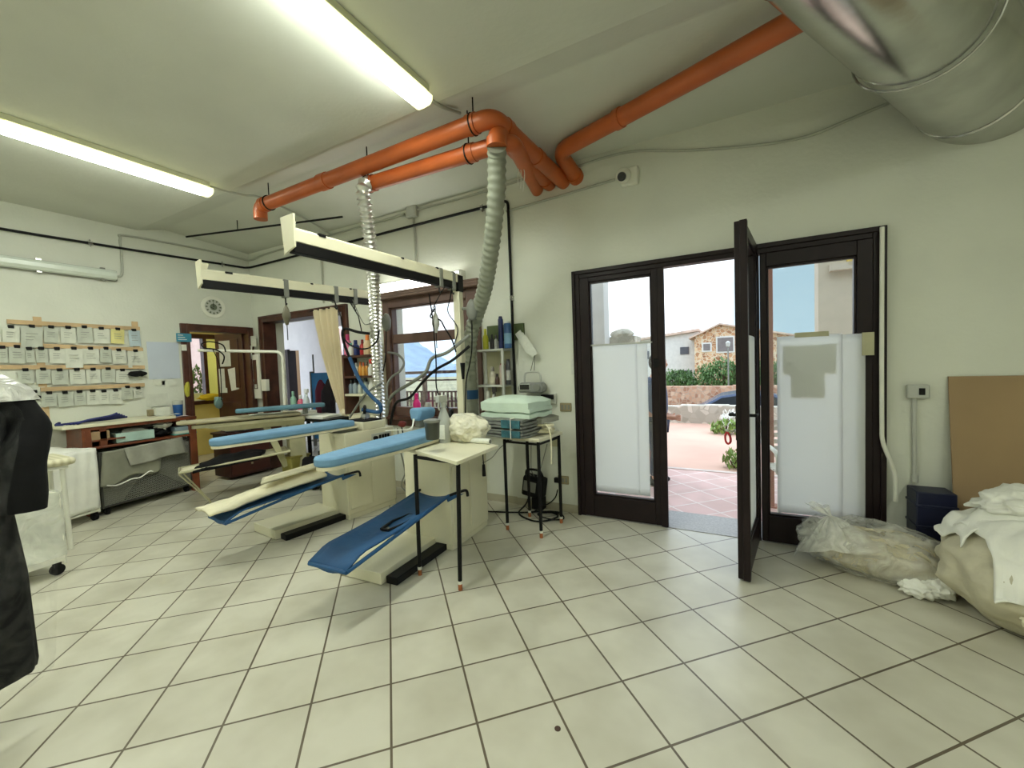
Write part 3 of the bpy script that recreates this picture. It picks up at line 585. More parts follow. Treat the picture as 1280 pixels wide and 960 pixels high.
# pipe hangers
def hanger(p, r, top, label):
    t = thing('pipe_hanger', label, 'pipe hanger', p, 0, 'pipe hangers'); ring = [(0,r*math.cos(a),r*math.sin(a)) for a in [2*PI*k/20 for k in range(21)]]
    bm = NB(); tube(bm, ring, .006, 6); obj('ring', bm, 'black', t, smooth=True)
    bm = NB(); cyl(bm, (0,0,r), (0,0,top-p[2]), .005, seg=8); obj('rod', bm, 'black', t, smooth=True)
hanger(p0+dn*.16, PR+.005, 3.335, 'black wire hanger holding the open end of the long orange pipe')
hanger(p1-dn*.16, PR+.008, 3.335, 'black hanger on the long orange pipe close to its elbow')
hanger(f0+(f1-f0)*.01, PR+.004, 3.335, 'black wire hanger where the foil hose joins the lower orange pipe')
hanger(f0+(f1-f0)*.74, PR+.006, 3.335, 'black hanger on the lower orange pipe close to the grey hose')
bm = NB(); a = at(650,215, y=3.0)
for k in range(3): tube(bm, spline([a+Vector((0,0,.06)), a+Vector((.03*k-.03,.02,0)), a+Vector((.02*k-.02,0,-.10-.03*k))]), .003, 5)
solo('string_tie', bm, 'whitecloth', 'white strings hanging from the short orange pipes', 'string', smooth=True)
# ---- big metal duct running into the wall at the right
DR_ = .262
dl_ = at(958,0, z=2.98); dr_ = at(1172,172, z=2.98)
ax = Vector((.5279,.8476,-.0549))
def duct():
    base = Vector((1.374,YD,2.95))+ax*.25; a0 = base-ax*2.9
    t = thing('ventilation_duct', 'big galvanised metal duct under the ceiling, running into the wall at right', 'duct', a0)
    bm = NB(); tube(bm, [Vector((0,0,0)), base-a0], DR_, 48); obj('tube', bm, 'galv', t, smooth=True)
    for k in (.62,2.45):
        bm = NB(); tube(bm, [ax*(k-.012), ax*(k-.006), ax*(k+.006), ax*(k+.012)], DR_, 48, rad=[DR_+.001,DR_+.008,DR_+.008,DR_+.001]); obj('seam', bm, 'galv', t, smooth=True)
    n = Vector((-ax.y, ax.x, 0)).normalized()
    bm = NB(); c = ax*1.62; ring = [c+ax*(.03*math.sin(2*q))+(n*math.cos(q)+Vector((0,0,1))*math.sin(q))*(DR_+.016) for q in [2*PI*k/40 for k in range(41)]]
    tube(bm, ring, .006, 6); obj('wire_loop', bm, 'chrome', t, smooth=True)
    return t
duct()
# ---- flexible hoses
def ridged(pts, r, amp, pitch, seg=20):
    P = spline(pts, 14); L = [0]
    for i in range(1, len(P)): L.append(L[-1]+(P[i]-P[i-1]).length)
    n = int(L[-1]/pitch*4); Q = []; R2 = []; j = 0
    for i in range(n+1):
        s = L[-1]*i/n
        while j < len(L)-2 and L[j+1] < s: j += 1
        f = (s-L[j])/max(1e-6, L[j+1]-L[j]); Q.append(P[j].lerp(P[j+1], f)); R2.append(r+amp*math.cos(i*PI/2))
    bm = NB(); tube(bm, Q, r, seg, rad=R2); return bm
sil = [f0+Vector((.04,.0,0)), at(454,236, y=2.50), at(459,275, y=2.58), at(465,330, y=2.75), at(469,390, y=3.0), at(471,450, y=3.18), at(474,500, y=3.27), at(476,548, y=3.33)]
solo('foil_hose', ridged(sil, .050, .011, .042), 'alu', 'silver ribbed foil hose hanging from the lower orange pipe', 'hose', smooth=True, ang=40)
gry = [g1+Vector((0,0,-.10)), at(621,200, y=2.62), at(620,250, y=2.72), at(614,310, y=2.9), at(606,360, y=3.1), at(597,390, y=3.25), at(590,412, y=3.34), at(587,436, y=3.40), at(587,452, y=3.42)]
solo('flexible_hose', ridged(gry, .066, .005, .056), 'hose', 'grey ribbed flexible hose curving down beside the window', 'hose', smooth=True, ang=80)
t = thing('exhaust_pipe', 'grey vertical exhaust pipe with a blue band, standing beside the window', 'pipe', (at(589,500, y=3.42).x,3.42,.9))
bm = ridged([(0,0,-.15),(0,0,.3),(-.01,0,.66)], .066, .004, .05); obj('tube', bm, 'hose', t, smooth=True, ang=80)
bm = NB(); cyl(bm, (0,0,.21), (0,0,.30), .074); obj('blue_band', bm, 'blue', t, smooth=True)
# ================================================================ WALL PIPES, CONDUITS
bm = NB(); zz = 3.055
tube(bm, [(XL+.03,-2.5,2.93), (XL+.03,1.5,2.985), (XL+.03,3.60,3.045), (XL+.05,YW-.05,3.05), (XL+.10,YW-.03,3.05), (-2.06,YW-.03,3.06)]+elbow((-2.3,YW-.03,3.06), (-1.935,YW-.045,3.06), (-1.935,YW-.045,2.6), .05)+[(-1.93,YW-.045,.85)], .014, 10)
solo('gas_pipe', bm, 'black', 'thin black gas pipe running round the walls and down beside the shelf', 'pipe', smooth=True)
for i, (p, l) in enumerate([((XL+.02,1.92,3.0),'small bracket on the black gas pipe above the paper slips'),((XL+.02,3.3,3.037),'small bracket on the black gas pipe above the wall clock'),((-4.95,YW-.02,3.053),'small bracket on the black gas pipe behind the upper rail'),((-2.25,YW-.02,3.06),'small bracket on the black gas pipe left of the grey hose'),((-1.93,YD-.02,2.10),'small bracket on the black upright gas pipe beside the entrance wall')]):
    bm = NB(); box(bm, p, (.045,.045,.03) if i < 2 else (.03,.045,.05)); bx(bm, p[0]-.006, p[0]+.006, p[1]-.006, p[1]+.006, p[2]-.04, p[2]+.04); solo('pipe_bracket', bm, 'chrome', l, 'bracket', 'brackets of the black gas pipe', bev=.003)
M['conduit'] = mat('grey_conduit', (176,178,166), .5, var=.04)
def wire(name, pts, r, m, label, cat='cable', sm=True, n=0, group=None):
    bm = NB(); tube(bm, spline(pts, 7) if sm else pts, r, 8); return solo(name, bm, m, label, cat, group, smooth=True)
wire('conduit', [(XL+.02,2.02,2.66),(XL+.02,2.12,2.66),(XL+.02,2.18,2.70),(XL+.02,2.19,2.95),(XL+.02,2.19,3.12),(XL+.02,2.26,3.17),(XL+.02,3.0,3.19),(XL+.02,3.55,3.17),(XL+.10,YW-.02,3.16),(-6.0,YW-.02,3.19),(-5.3,YW-.02,3.20),(-3.3,YW-.02,3.215)], .013, 'conduit', 'grey conduit from the unlit wall lamp round the corner to the junction box', 'conduit')
jb = thing('junction_box', 'square grey junction box on the window wall under the ceiling', 'junction box', (-3.18,YW,3.215))
bm = NB(); bx(bm, -.075, .075, -.05, 0, -.065, .065); obj('body', bm, 'conduit', jb, bev=.006)
bm = NB(); bx(bm, -.066, .066, -.056, -.049, -.056, .056); obj('lid', bm, 'lgrey', jb, bev=.003)
wire('conduit', [(-3.17,YW-.02,3.16),(-3.165,YW-.02,2.9),(-3.16,YW-.02,2.47)], .012, 'conduit', 'grey vertical conduit from the junction box down to the lit wall lamp', 'conduit', False)
wire('conduit', [(-4.78,YW-.02,3.19),(-4.78,YW-.02,3.0),(-4.78,YW-.02,2.36)], .011, 'conduit', 'thin grey vertical conduit behind the foil hose', 'conduit', False)
wire('conduit', [(-3.1,YW-.02,3.225),(-2.6,YW-.02,3.22),(-2.0,YW-.02,3.225),(-1.4,YD-.02,3.245)], .012, 'conduit', 'grey conduit running right from the junction box behind the hoses', 'conduit')
wire('conduit', [(-1.96,YD-.015,2.965),(-1.4,YD-.015,2.985),(-.88,YD-.015,3.01)], .012, 'conduit', 'grey conduit leading along the wall to the security camera', 'conduit', False)
wire('conduit', [at(722,208,y=YD-.015),at(785,190,y=YD-.015),at(860,188,y=YD-.015),at(950,181,y=YD-.015),at(1010,170,y=YD-.015),at(1060,150,y=YD-.015),at(1115,127,y=YD-.015)], .011, 'conduit', 'grey conduit sagging along the top of the wall above the entrance', 'conduit')
wire('conduit', [(-4.42,2.2,3.255),(-4.42,2.5,3.285),(-4.42,2.72,3.32),(-4.50,3.3,3.275),(-4.58,YW-.02,3.22)], .011, 'conduit', 'grey conduit on the ceiling from the far lamp to the window wall', 'conduit')
wire('conduit', [(-1.79,2.2,3.25),(-1.79,2.4,3.27),(-1.78,2.55,3.31),(-1.77,2.62,3.325)], .012, 'conduit', 'grey conduit on the ceiling from the near lamp to the orange pipes', 'conduit')
a, b = at(233,296, z=3.2), at(428,271, z=3.2)
t = thing('ceiling_rod', 'thin black rod hanging just under the ceiling in the corner', 'rod', a)
bm = NB(); tube(bm, [(0,0,0), b-a], .012, 8); obj('rod', bm, 'black', t, smooth=True)
for k in (.35,.72):
    bm = NB(); q = (b-a)*k; cyl(bm, q, q+Vector((0,0,.12)), .005, seg=8); obj('hook', bm, 'black', t, smooth=True)
# security camera
cc = at(782,221, y=YD-.04)
t = thing('security_camera', 'white dome security camera with a dark lens above the entrance', 'security camera', (cc.x+.02,YD,cc.z))
bm = NB(); bx(bm, -.06, .085, -.045, 0, -.075, .075); obj('base', bm, 'white', t, bev=.012)
bm = NB(); blob(bm, (-.03,-.075,-.0), (.062,.062,.062), 3, 0); obj('dome', bm, 'white', t, smooth=True)
dd = (Vector((0,0,H))-Vector(cc)).normalized(); dd = Vector((dd.x-.25,dd.y,dd.z-.1)).normalized()
bm = NB(); k0 = Vector((-.03,-.075,0)); cyl(bm, k0+dd*.05, k0+dd*.064, .036); obj('lens', bm, mat('lens_black', (10,10,12), .1), t, smooth=True)
# conduits and switch at the right of the entrance
bm = NB(); tube(bm, spline([(.885,YD-.06,2.255),(.884,YD-.06,1.6),(.886,YD-.06,.98),(.892,YD-.06,.82),(.94,YD-.06,.66),(.957,YD-.06,.56),(.957,YD-.06,.42)],6), .013, 10); solo('white_cord_tube', bm, 'white', 'white plastic tube hanging down the right edge of the entrance frame', 'tube', smooth=True)
t = thing('wall_switch', 'grey surface-mounted switch box with a black rocker, right of the entrance', 'switch', (1.075,YD,1.16))
bm = NB(); bx(bm, -.055, .055, -.045, 0, -.045, .045); obj('box', bm, 'lgrey', t, bev=.008)
bm = NB(); bx(bm, .0, .03, -.052, -.044, -.022, .022); obj('rocker', bm, 'black', t, bev=.002)
bm = NB(); tube(bm, [(1.06,YD-.016,1.12),(1.065,YD-.016,.60),(1.067,YD-.016,.555)], .013, 8); cyl(bm, (1.065,YD-.016,.60), (1.065,YD-.016,.55), .018); solo('conduit', bm, 'lgrey', 'grey vertical conduit below the switch box right of the entrance', 'conduit', smooth=True)
# sockets by the entrance
def socket(px, py, wd, m, label, plug=False):
    c = at(px, py, y=YD-.01); t = thing('wall_socket', label, 'socket', (c.x,YD,c.z), 0, 'sockets left of the entrance')
    bm = NB(); bx(bm, -wd/2, wd/2, -.014, 0, -.04, .04); obj('plate', bm, m, t, bev=.004)
    bm = NB()
    for k in (-1,0,1): bx(bm, k*wd*.28-.009, k*wd*.28+.009, -.017, -.012, -.022, .022)
    obj('modules', bm, 'grey', t, bev=.002)
    if plug:
        bm = NB(); bx(bm, -wd*.75, -wd*.1, -.05, -.013, -.025, .025); obj('plug', bm, 'black', t, bev=.008)
M['bronze'] = mat('bronze_plate', (150,138,106), .45)
socket(707,509,.115,'bronze','bronze socket plate at waist height left of the entrance')
socket(704,600,.11,'bronze','low bronze socket plate with a black plug, left of the entrance',True)
t = thing('wall_socket', 'socket block with a black adapter plugged in beside the folded mint cloths', 'socket', (at(688,498,y=YD).x,YD,at(688,498,y=YD).z), 0, 'sockets left of the entrance')
bm = NB(); bx(bm, -.085, .07, -.04, 0, -.05, .05); obj('plate', bm, 'lgrey', t, bev=.006)
bm = NB(); bx(bm, -.07, .055, -.08, -.04, -.005, .042); obj('plug', bm, 'black', t, bev=.008)
bm = NB(); c = at(694,548,y=YD); bx(bm, c.x-.05, c.x+.05, YD-.03, YD, c.z-.075, c.z+.075); solo('wall_box', bm, 'creamold', 'beige box on the wall under the black adapter', 'box', bev=.006)
# ================================================================ IRONING TABLES
def board_outline(hw_tip, hw, y0, y1, n=10):
    L = []
    for k in range(n+1):                                   # rounded tip at y0
        a = PI+PI*k/n; L.append((math.cos(a)*hw_tip, y0+hw_tip*.9+math.sin(a)*hw_tip*.9))
    L += [(hw, y0+(y1-y0)*.45), (hw, y1-.02), (hw-.02, y1), (-hw+.02, y1), (-hw, y1-.02), (-hw, y0+(y1-y0)*.45)]
    return L
def padded_board(c, y0, y1, z0, z1, hw_tip, hw):
    bm = NB(); o = board_outline(hw_tip, hw, y0, y1); prz(bm, [(c+x,y) for x, y in o], z0, z1); return bm
def ironing_table(loc, rot, label):
    t = thing('ironing_table', label, 'ironing table', loc, rot, 'blue steam ironing tables by the window')
    bm = NB(); bx(bm, -.25, .19, 0, .58, .05, .835); bx(bm, -.245, .185, .01, .57, .0, .05); obj('cabinet', bm, 'cream', t, bev=.006)
    bm = NB(); bx(bm, .186, .196, .03, .27, .1, .66); bx(bm, .186, .196, .285, .55, .1, .66); obj('side_panel', bm, 'cream', t, bev=.002)
    bm = NB(); bx(bm, .187, .2, .30, .54, .70, .79); cp = obj('control_panel', bm, 'lgrey', t, bev=.003)
    bm = NB(); cyl(bm, (.2,.335,.745), (.225,.335,.745), .022, seg=16); obj('knob', bm, 'black', cp, smooth=True)
    for k in range(4):
        bm = NB(); bx(bm, .198, .206, .385+k*.034, .41+k*.034, .725, .77); obj('rocker', bm, 'black', cp)
    bm = NB(); bx(bm, -.36, .03, -.60, .02, .005, .085); obj('foot_plate', bm, 'cream', t, bev=.005)
    bm = NB(); bx(bm, .035, .13, -.56, .20, 0, .05); obj('pedal_bar', bm, 'black', t, bev=.006)
    obj('board', padded_board(.03, -1.03, .15, .892, .948, .085, .135), 'sky', t, bev=.018)
    bm = NB(); bx(bm, -.06, .12, -.5, .2, .862, .893); bx(bm, -.04, .1, .02, .2, .83, .87); obj('board_bracket', bm, 'grey', t, bev=.004)
    bm = NB(); prz(bm, [(.03+x*.93,y) for x, y in board_outline(.08, .13, -1.02, .2)], .872, .893); obj('cover_hem', bm, 'creamcloth', t)
    bm = NB(); bx(bm, -.14, .17, .22, .50, .835, .915); obj('iron_rest', bm, 'cream', t, bev=.008)
    bm = NB(); bx(bm, -.12, .15, .25, .47, .915, .93); obj('rest_pad', bm, 'rubber', t, bev=.004)
    # sling tray
    def tr(u, v):
        y = -1.02+v*.98; x = -.10+u*.30+.03*math.sin(v*3); z = .385+.07*v-.035*math.sin(u*PI)*(1-.3*v)-(.05*max(0,1-v*9)); return Vector((x,y,z))
    bm = NB(); grid(bm, tr, 8, 22); obj('sling', bm, 'blue', t, solid=.012, smooth=True, ang=80)
    bm = NB(); tube(bm, spline([tr(1,0)+Vector((0,0,-.01)), tr(1,.5)+Vector((0,0,-.012)), tr(1,1)]), .012, 8); tube(bm, spline([tr(0,0)+Vector((0,0,-.01)), tr(0,.5)+Vector((0,0,-.012)), tr(0,1)]), .012, 8); tube(bm, [tr(0,.0)+Vector((0,0,-.012)), tr(1,.0)+Vector((0,0,-.012))], .012, 8); obj('sling_edge', bm, 'blue', t, smooth=True)
    bm = NB(); tube(bm, spline([tr(1,1), (.26,.03,.47), (.30,.06,.475), (.305,.07,.43)]), .011, 8)
    tube(bm, [tr(0,1), (-.1,.02,.46)], .011, 8); obj('sling_hook', bm, 'black', t, smooth=True)
    bm = NB(); prism(bm, [(0,0),(1,0),(.1,.6)], lambda p: Vector((.19+p[0]*.10,-.05+p[0]*.1,.455-p[1]*.08)), lambda p: Vector((.19+p[0]*.10,-.06+p[0]*.1,.455-p[1]*.08))); obj('sling_flap', bm, 'blue', t)
    # gantry
    bm = NB(); bx(bm, -.115, -.048, .615, .68, .30, 2.25); bx(bm, -.13, -.03, .56, .69, .30, .36); bx(bm, -.13, -.03, .56, .69, .76, .82); obj('pole', bm, 'cream', t, bev=.004)
    a0, a1 = Vector((-.08,.66,2.20)), Vector((-.22,-.93,2.20)); d = (a1-a0).normalized(); n = Vector((-d.y,d.x,0)); R = Matrix((n, d, Vector((0,0,1)))).transposed()
    L = (a1-a0).length; c = (a0+a1)/2
    bm = NB(); box(bm, c+Vector((0,0,.045)), (.06,L,.075), R); box(bm, c+Vector((0,0,.086)), (.03,L,.02), R); obj('arm', bm, 'cream', t, bev=.004)
    bm = NB(); box(bm, c+Vector((0,0,-.025)), (.052,L-.01,.062), R); box(bm, a0+Vector((0,-.01,-.0)), (.075,.07,.15), R); obj('arm_rail', bm, 'black', t, bev=.003)
    bm = NB(); box(bm, a0+d*(L*.88)+Vector((0,0,.085)), (.066,.05,.018), R); box(bm, a0+d*(L*.45)+Vector((0,0,.085)), (.066,.02,.014), R); box(bm, a0+d*(L*.2)+Vector((0,0,.085)), (.066,.02,.014), R); obj('arm_clip', bm, 'black', t)
    bm = NB(); e = a1+d*.0
    prism(bm, [(-.06,.16),(.05,.16),(.045,-.03),(-.04,-.06)], lambda p: e+n*p[0]*1.2+Vector((0,0,p[1])), lambda p: e+d*.012+n*p[0]*1.2+Vector((0,0,p[1])))
    prism(bm, [(0,-.06),(.08,.16),(0,.16)], lambda p: e-n*.072+d*(.0-p[0])+Vector((0,0,p[1])), lambda p: e-n*.06+d*(.0-p[0])+Vector((0,0,p[1]))); obj('end_plate', bm, 'cream', t)
    bm = NB(); blob(bm, (.05,.67,1.95), (.055,.045,.10), 3, .05, flat=None); cyl(bm, (-.06,.66,1.97), (.03,.66,1.97), .014); obj('balancer', bm, 'grey', t, smooth=True)
    bm = NB(); tube(bm, spline([(.05,.66,1.86),(.05,.64,1.6),(.03,.62,1.45),(.0,.60,1.3),(-.02,.60,1.05),(.0,.55,.86)]), .006, 6); obj('cord', bm, 'rubber', t, smooth=True)
    bm = NB(); cyl(bm, (-.03,.6,1.47), (-.035,.605,1.32), .024, .012, 10); obj('cable_grip', bm, 'black', t, smooth=True)
    return t
OB = (-2.12,2.50,0); OA = (-3.44,2.66,0); RB = math.radians(-6)
RBB = math.radians(2.5)
tb = ironing_table(OB, RBB, 'front blue steam ironing table, the one beside the white two-legged table')
ta = dup(tb, OA, RB, 'middle blue steam ironing table, with a cream cloth lying in its sling')
def lw(o, p): return Vector(o)+rz(RBB if o is OB else RB)@Vector(p)
# irons and what belongs to each table
def iron(loc, rot, label):
    t = thing('steam_iron', label, 'iron', loc, rot, 'steam irons')
    o = [(0,-.11),(.03,-.07),(.048,0),(.05,.09),(-.05,.09),(-.048,0),(-.03,-.07)]
    bm = NB(); prz(bm, o, 0, .018); obj('soleplate', bm, 'chrome', t, bev=.003)
    bm = NB(); prism(bm, o, lambda p: Vector((p[0]*.96,p[1]*.96,.018)), lambda p: Vector((p[0]*.6,p[1]*.7+.01,.06))); obj('body', bm, 'grey', t, bev=.006)
    bm = NB(); tube(bm, spline([(0,-.05,.055),(0,-.055,.10),(0,0,.125),(0,.07,.12),(0,.085,.06)]), .015, 10); obj('handle', bm, 'black', t, smooth=True)
    return t
iron(lw(OA,(.02,.36,.931)), RB+.9, 'steam iron on the rest of the middle ironing table')
iron(lw(OB,(-.02,.36,.931)), RB+.6, 'steam iron on the rest of the front ironing table, behind the sleeve pad')
# blue sleeve around the steam hose of the middle table, black loop of cable above it
tw = thing('steam_hose', 'steam hose in a blue fabric sleeve running down to the iron of the middle table', 'hose')
s0, s1, s2 = at(437,447, y=3.0), at(455,484, y=3.02), at(475,506, y=3.05)
bm = NB(); tube(bm, spline([s0, at(445,466,y=3.0), s1, at(466,497,y=3.04), s2, at(474,515,y=3.05), lw(OA,(.02,.33,1.03))]), .020, 10); obj('sleeve', bm, 'blue', tw, smooth=True)
bm = NB(); tube(bm, spline([s0, at(431,432,y=2.95), at(428,417,y=2.9), at(432,411,y=2.9), at(447,415,y=2.9), at(462,417,y=2.95)]), .014, 10); tube(bm, spline([at(428,420,y=2.9), at(436,430,y=2.92), at(450,436,y=2.92), at(463,434,y=2.95), at(472,424,y=3.0), at(474,410,y=3.1)]), .008, 8)
obj('hose', bm, 'rubber', tw, smooth=True)
bm = NB(); tube(bm, [lw(OA,(-.03,.10,2.165)), at(426,395,y=2.78), at(429,416,y=2.88)], .006, 6); tube(bm, [lw(OA,(-.02,.26,2.165)), at(448,395,y=2.9), at(452,414,y=2.92)], .006, 6); obj('hanger_wire', bm, 'black', tw, smooth=True)
bm = NB(); tube(bm, spline([at(437,522,y=3.1), at(455,495,y=3.1), at(470,483,y=3.15), at(478,478,y=3.2)]), .012, 8); solo('steam_hose', bm, 'grey', 'grey hose arching between the middle table and its pole', 'hose', smooth=True)
bm = NB(); tube(bm, spline([lw(OA,(.0,.30,2.16)), at(453,402,y=2.95), at(461,405,y=3.0), at(478,396,y=3.2), lw(OA,(.08,.64,1.96))]), .004, 6); solo('cable', bm, 'grey', 'thin cable looping under the rail of the middle table', 'cable', smooth=True)
def hook(o, fr, label, long=.05):
    a0, a1 = Vector((-.08,.66,2.20)), Vector((-.22,-.93,2.20)); p = lw(o, a0.lerp(a1, fr))
    t = thing('rail_trolley', label, 'trolley', p, RB, 'trolleys on the overhead rails')
    bm = NB(); bx(bm, -.034, .034, -.022, .022, -.07, .095); obj('carriage', bm, 'grey', t, bev=.006)
    bm = NB(); tube(bm, spline([(0,0,-.07),(0,.0,-.07-long),(.015,0,-.085-long),(.02,0,-.07-long)]), .006, 6); obj('hook', bm, 'black', t, smooth=True)
    return p
pA = hook(OA, .60, 'trolley on the middle table rail carrying the brass-grey balancer'); hook(OA, .30, 'trolley on the middle table rail next to the curtain'); hook(OA, .17, 'trolley on the middle table rail nearest its pole')
pB = hook(OB, .17, 'trolley on the front table rail with hanging cords', .03); hook(OB, .06, 'trolley on the front table rail nearest its pole', .02)
def balancer(p, label, m):
    t = thing('spring_balancer', label, 'balancer', p, 0, 'spring balancers')
    bm = NB(); lathe(bm, [(.006,0),(.008,-.02),(.022,-.05),(.034,-.09),(.036,-.12),(.036,-.125),(.022,-.165),(.02,-.17),(.012,-.2)], seg=14); obj('body', bm, m, t, smooth=True)
    bm = NB(); cyl(bm, (0,0,-.2), (0,0,-.34), .004, seg=8); cyl(bm, (0,0,0), (0,0,.045), .006, seg=8); obj('cord', bm, 'black', t, smooth=True)
M['brassgrey'] = mat('grey_brass', (112,108,90), .45, metal=.4)
balancer(pA+Vector((0,0,-.12)), 'grey-brass balancer hanging from the middle table rail in front of the brown door frame', 'brassgrey')
balancer(at(544,388, y=2.95), 'grey balancer hanging in front of the window', 'lgrey')
# hoses of the front table
def hose(pts, r, m, label): 
    bm = NB(); tube(bm, spline(pts), r, 10); return solo('steam_hose', bm, m, label, 'hose', 'steam hoses in front of the window', smooth=True)
hose([lw(OB,(.03,.63,1.72)), at(560,440,y=3.0), at(540,448,y=2.95), at(532,465,y=2.93), at(515,478,y=2.95), at(495,490,y=3.0), at(487,500,y=3.05), at(483,520,y=3.1)], .016, 'grey', 'upper grey steam hose sagging across the window')
hose([lw(OB,(.03,.63,1.62)), at(566,450,y=3.02), at(545,462,y=2.98), at(528,478,y=2.96), at(512,497,y=3.0), at(495,504,y=3.02), at(488,530,y=3.05)], .013, 'black', 'lower black steam hose sagging across the window')
hose([lw(OA,(.11,.62,1.62)), at(497,443,y=3.3), at(505,453,y=3.28), at(500,464,y=3.25), at(490,471,y=3.25), at(484,482,y=3.22), at(484,500,y=3.2)], .012, 'grey', 'short grey hose looping beside the pole of the middle table')
hose([at(544,385,y=2.95), at(538,396,y=2.95), at(550,400,y=2.95), at(556,410,y=2.95), at(565,425,y=3.0), at(570,440,y=3.05)], .007, 'rubber', 'black cord from the grey balancer to the front table pole')
hose([at(536,367,y=2.85), at(541,400,y=2.9), at(545,450,y=2.95), at(547,490,y=3.0), lw(OB,(.0,.4,1.0))], .006, 'rubber', 'thin black cord hanging straight down in front of the window')
hose([lw(OB,(-.02,.38,2.15)), at(548,372,y=2.9), at(541,386,y=2.92), at(543,390,y=2.95)], .004, 'rubber', 'thin cord from the front rail to the grey balancer')
hose([lw(OB,(-.01,.45,2.16)), at(563,372,y=3.0), at(560,390,y=3.02), at(572,410,y=3.08), at(568,430,y=3.1)], .005, 'rubber', 'thin black cord hanging from the front rail near its pole')
# sleeve pad, pan of the front table
t = thing('sleeve_pad', 'small pale blue sleeve-ironing pad standing up behind the white table', 'ironing pad', (at(525,540,y=2.62).x,2.56,.95), RB)
bm = NB(); prism(bm, [(-.05,.0),(.05,.0),(.068,.07),(.06,.11),(-.06,.11),(-.068,.07)], lambda p: Vector((p[0],-.0,p[1]+.05)), lambda p: Vector((p[0]*.8,.20,p[1]*.8+.06))); obj('pad', bm, 'sky', t, bev=.022)
bm = NB(); bx(bm, -.03, .03, .03, .08, -.005, .08); obj('stand', bm, 'grey', t, bev=.004)
bm = NB(); tube(bm, spline([(0,.0,.07),(.01,-.03,.02),(-.0,-.05,-.01),(-.05,-.12,-.005),(-.12,-.2,-.005)]), .004, 6); tube(bm, spline([(-.015,.0,.07),(.0,-.03,.01),(.0,-.08,-.005)]), .004, 6); obj('cord', bm, 'whitecloth', t, smooth=True)
t = thing('iron_tray', 'small grey perforated iron tray lying in the blue sling of the front table', 'tray', lw(OB,(.115,-.50,.386)), RBB)
o = [(-.03,-.13),(.03,-.13),(.055,.0),(.03,.14),(-.03,.14),(-.055,.0)]
bm = NB(); prz(bm, o, .0, .008); obj('plate', bm, 'grey', t)
bm = NB(); n = len(o)
tube(bm, [(x,y,.018) for x, y in o]+[(o[0][0],o[0][1],.018)], .010, 8); obj('rim', bm, 'black', t, smooth=True)
# cream cloth on the sling of the middle table
def cc_(u, v):
    p = rz(RB)@Vector((-.13+u*.27+.02*math.sin(v*9), -1.10+v*.93, .40+.075*v+.05*math.sin(u*PI)*(.35+.65*v)+.012*noise.noise(Vector((u*5,v*9,0)))))
    return p
bm = NB(); grid(bm, cc_, 10, 26)
for v in bm.verts: v.co += Vector(OA)
t = solo('folded_cloth', bm, 'creamcloth', 'long cream cloth lying in the sling of the middle ironing table', 'cloth', solid=.02, smooth=True, ang=80)
bm = NB(); grid(bm, lambda u, v: Vector(OA)+rz(RB)@Vector((-.06+u*.16, -.62+v*.5-.1*u, .535+.03*v+.012*math.sin(u*PI))), 6, 10)
solo('folded_cloth', bm, 'creamcloth', 'small folded cream cloth on top of the long cream cloth', 'cloth', solid=.02, smooth=True, ang=80)
# ================================================================ OLD BEIGE TABLE AT THE BACK
M['oldcover'] = mat('old_beige_cover', (172,164,136), .8, var=.1, vs=7, bump=.2, bs=16)
CO = (-4.92,3.02,0); RC = math.radians(-24)
t = thing('ironing_table', 'old beige ironing table at the back with a white tube gantry', 'ironing table', CO, RC)
bm = NB(); prz(bm, [(x,y) for x, y in board_outline(.07,.15,-.95,.25)], .915, .955); obj('board', bm, 'oldcover', t, bev=.014)
bm = NB(); prz(bm, [(x*.8,y) for x, y in board_outline(.06,.15,-.82,.3)], .86, .9); prism(bm, [(-.10,-.7),(.10,-.7),(.13,.3),(-.13,.3)], lambda p: Vector((p[0],p[1],.865)), lambda p: Vector((p[0]*.6,p[1]*.8+.05,.80))); obj('vacuum_duct', bm, 'creamold', t, bev=.004)
bm = NB(); prz(bm, [(.14+x,y) for x, y in board_outline(.05,.085,-.42,.52)], 1.0, 1.05); obj('sleeve_board', bm, 'teal', t, bev=.018)
bm = NB(); cyl(bm, (.14,.3,.93), (.14,.3,1.0), .03); obj('sleeve_post', bm, 'grey', t, smooth=True)
bm = NB(); bx(bm, -.16, .06, .12, .30, .1, .80); obj('cabinet', bm, 'creamold', t, bev=.006)
bm = NB(); box(bm, (.0,-.03,.58), (.07,.07,.62), Matrix.Rotation(.35,3,'X')); obj('strut', bm, 'creamold', t, bev=.004)
bm = NB(); bx(bm, -.2, .22, -.2, .56, 0, .1); obj('base', bm, 'creamold', t, bev=.006)
bm = NB(); tube(bm, [(-.14,-.95,.42),(.16,-.95,.42),(.2,.1,.50),(-.16,.1,.50),(-.14,-.95,.42)], .014, 8); tube(bm, [(-.14,-.95,.41),(-.02,-.7,.03)], .008, 6); tube(bm, [(.16,-.95,.41),(.02,-.7,.03)], .008, 6); tube(bm, [(-.04,-.7,.012),(.04,-.7,.012)], .012, 6); obj('tray_frame', bm, 'creamold', t, smooth=True)
bm = NB(); grid(bm, lambda u, v: Vector((-.14+u*.30+.03*v, -.95+v*1.05, .42+.08*v-.03*math.sin(u*PI))), 6, 14); obj('sling', bm, 'creamcloth', t, solid=.01, smooth=True, ang=80)
bm = NB(); c0 = (at(355,520,y=3.25)); 
gx = rz(-RC)@(at(355,500,y=3.2)-Vector(CO)); gy = rz(-RC)@(at(248,438,y=2.72)-Vector(CO)); gt = rz(-RC)@(at(353,441,y=3.2)-Vector(CO))
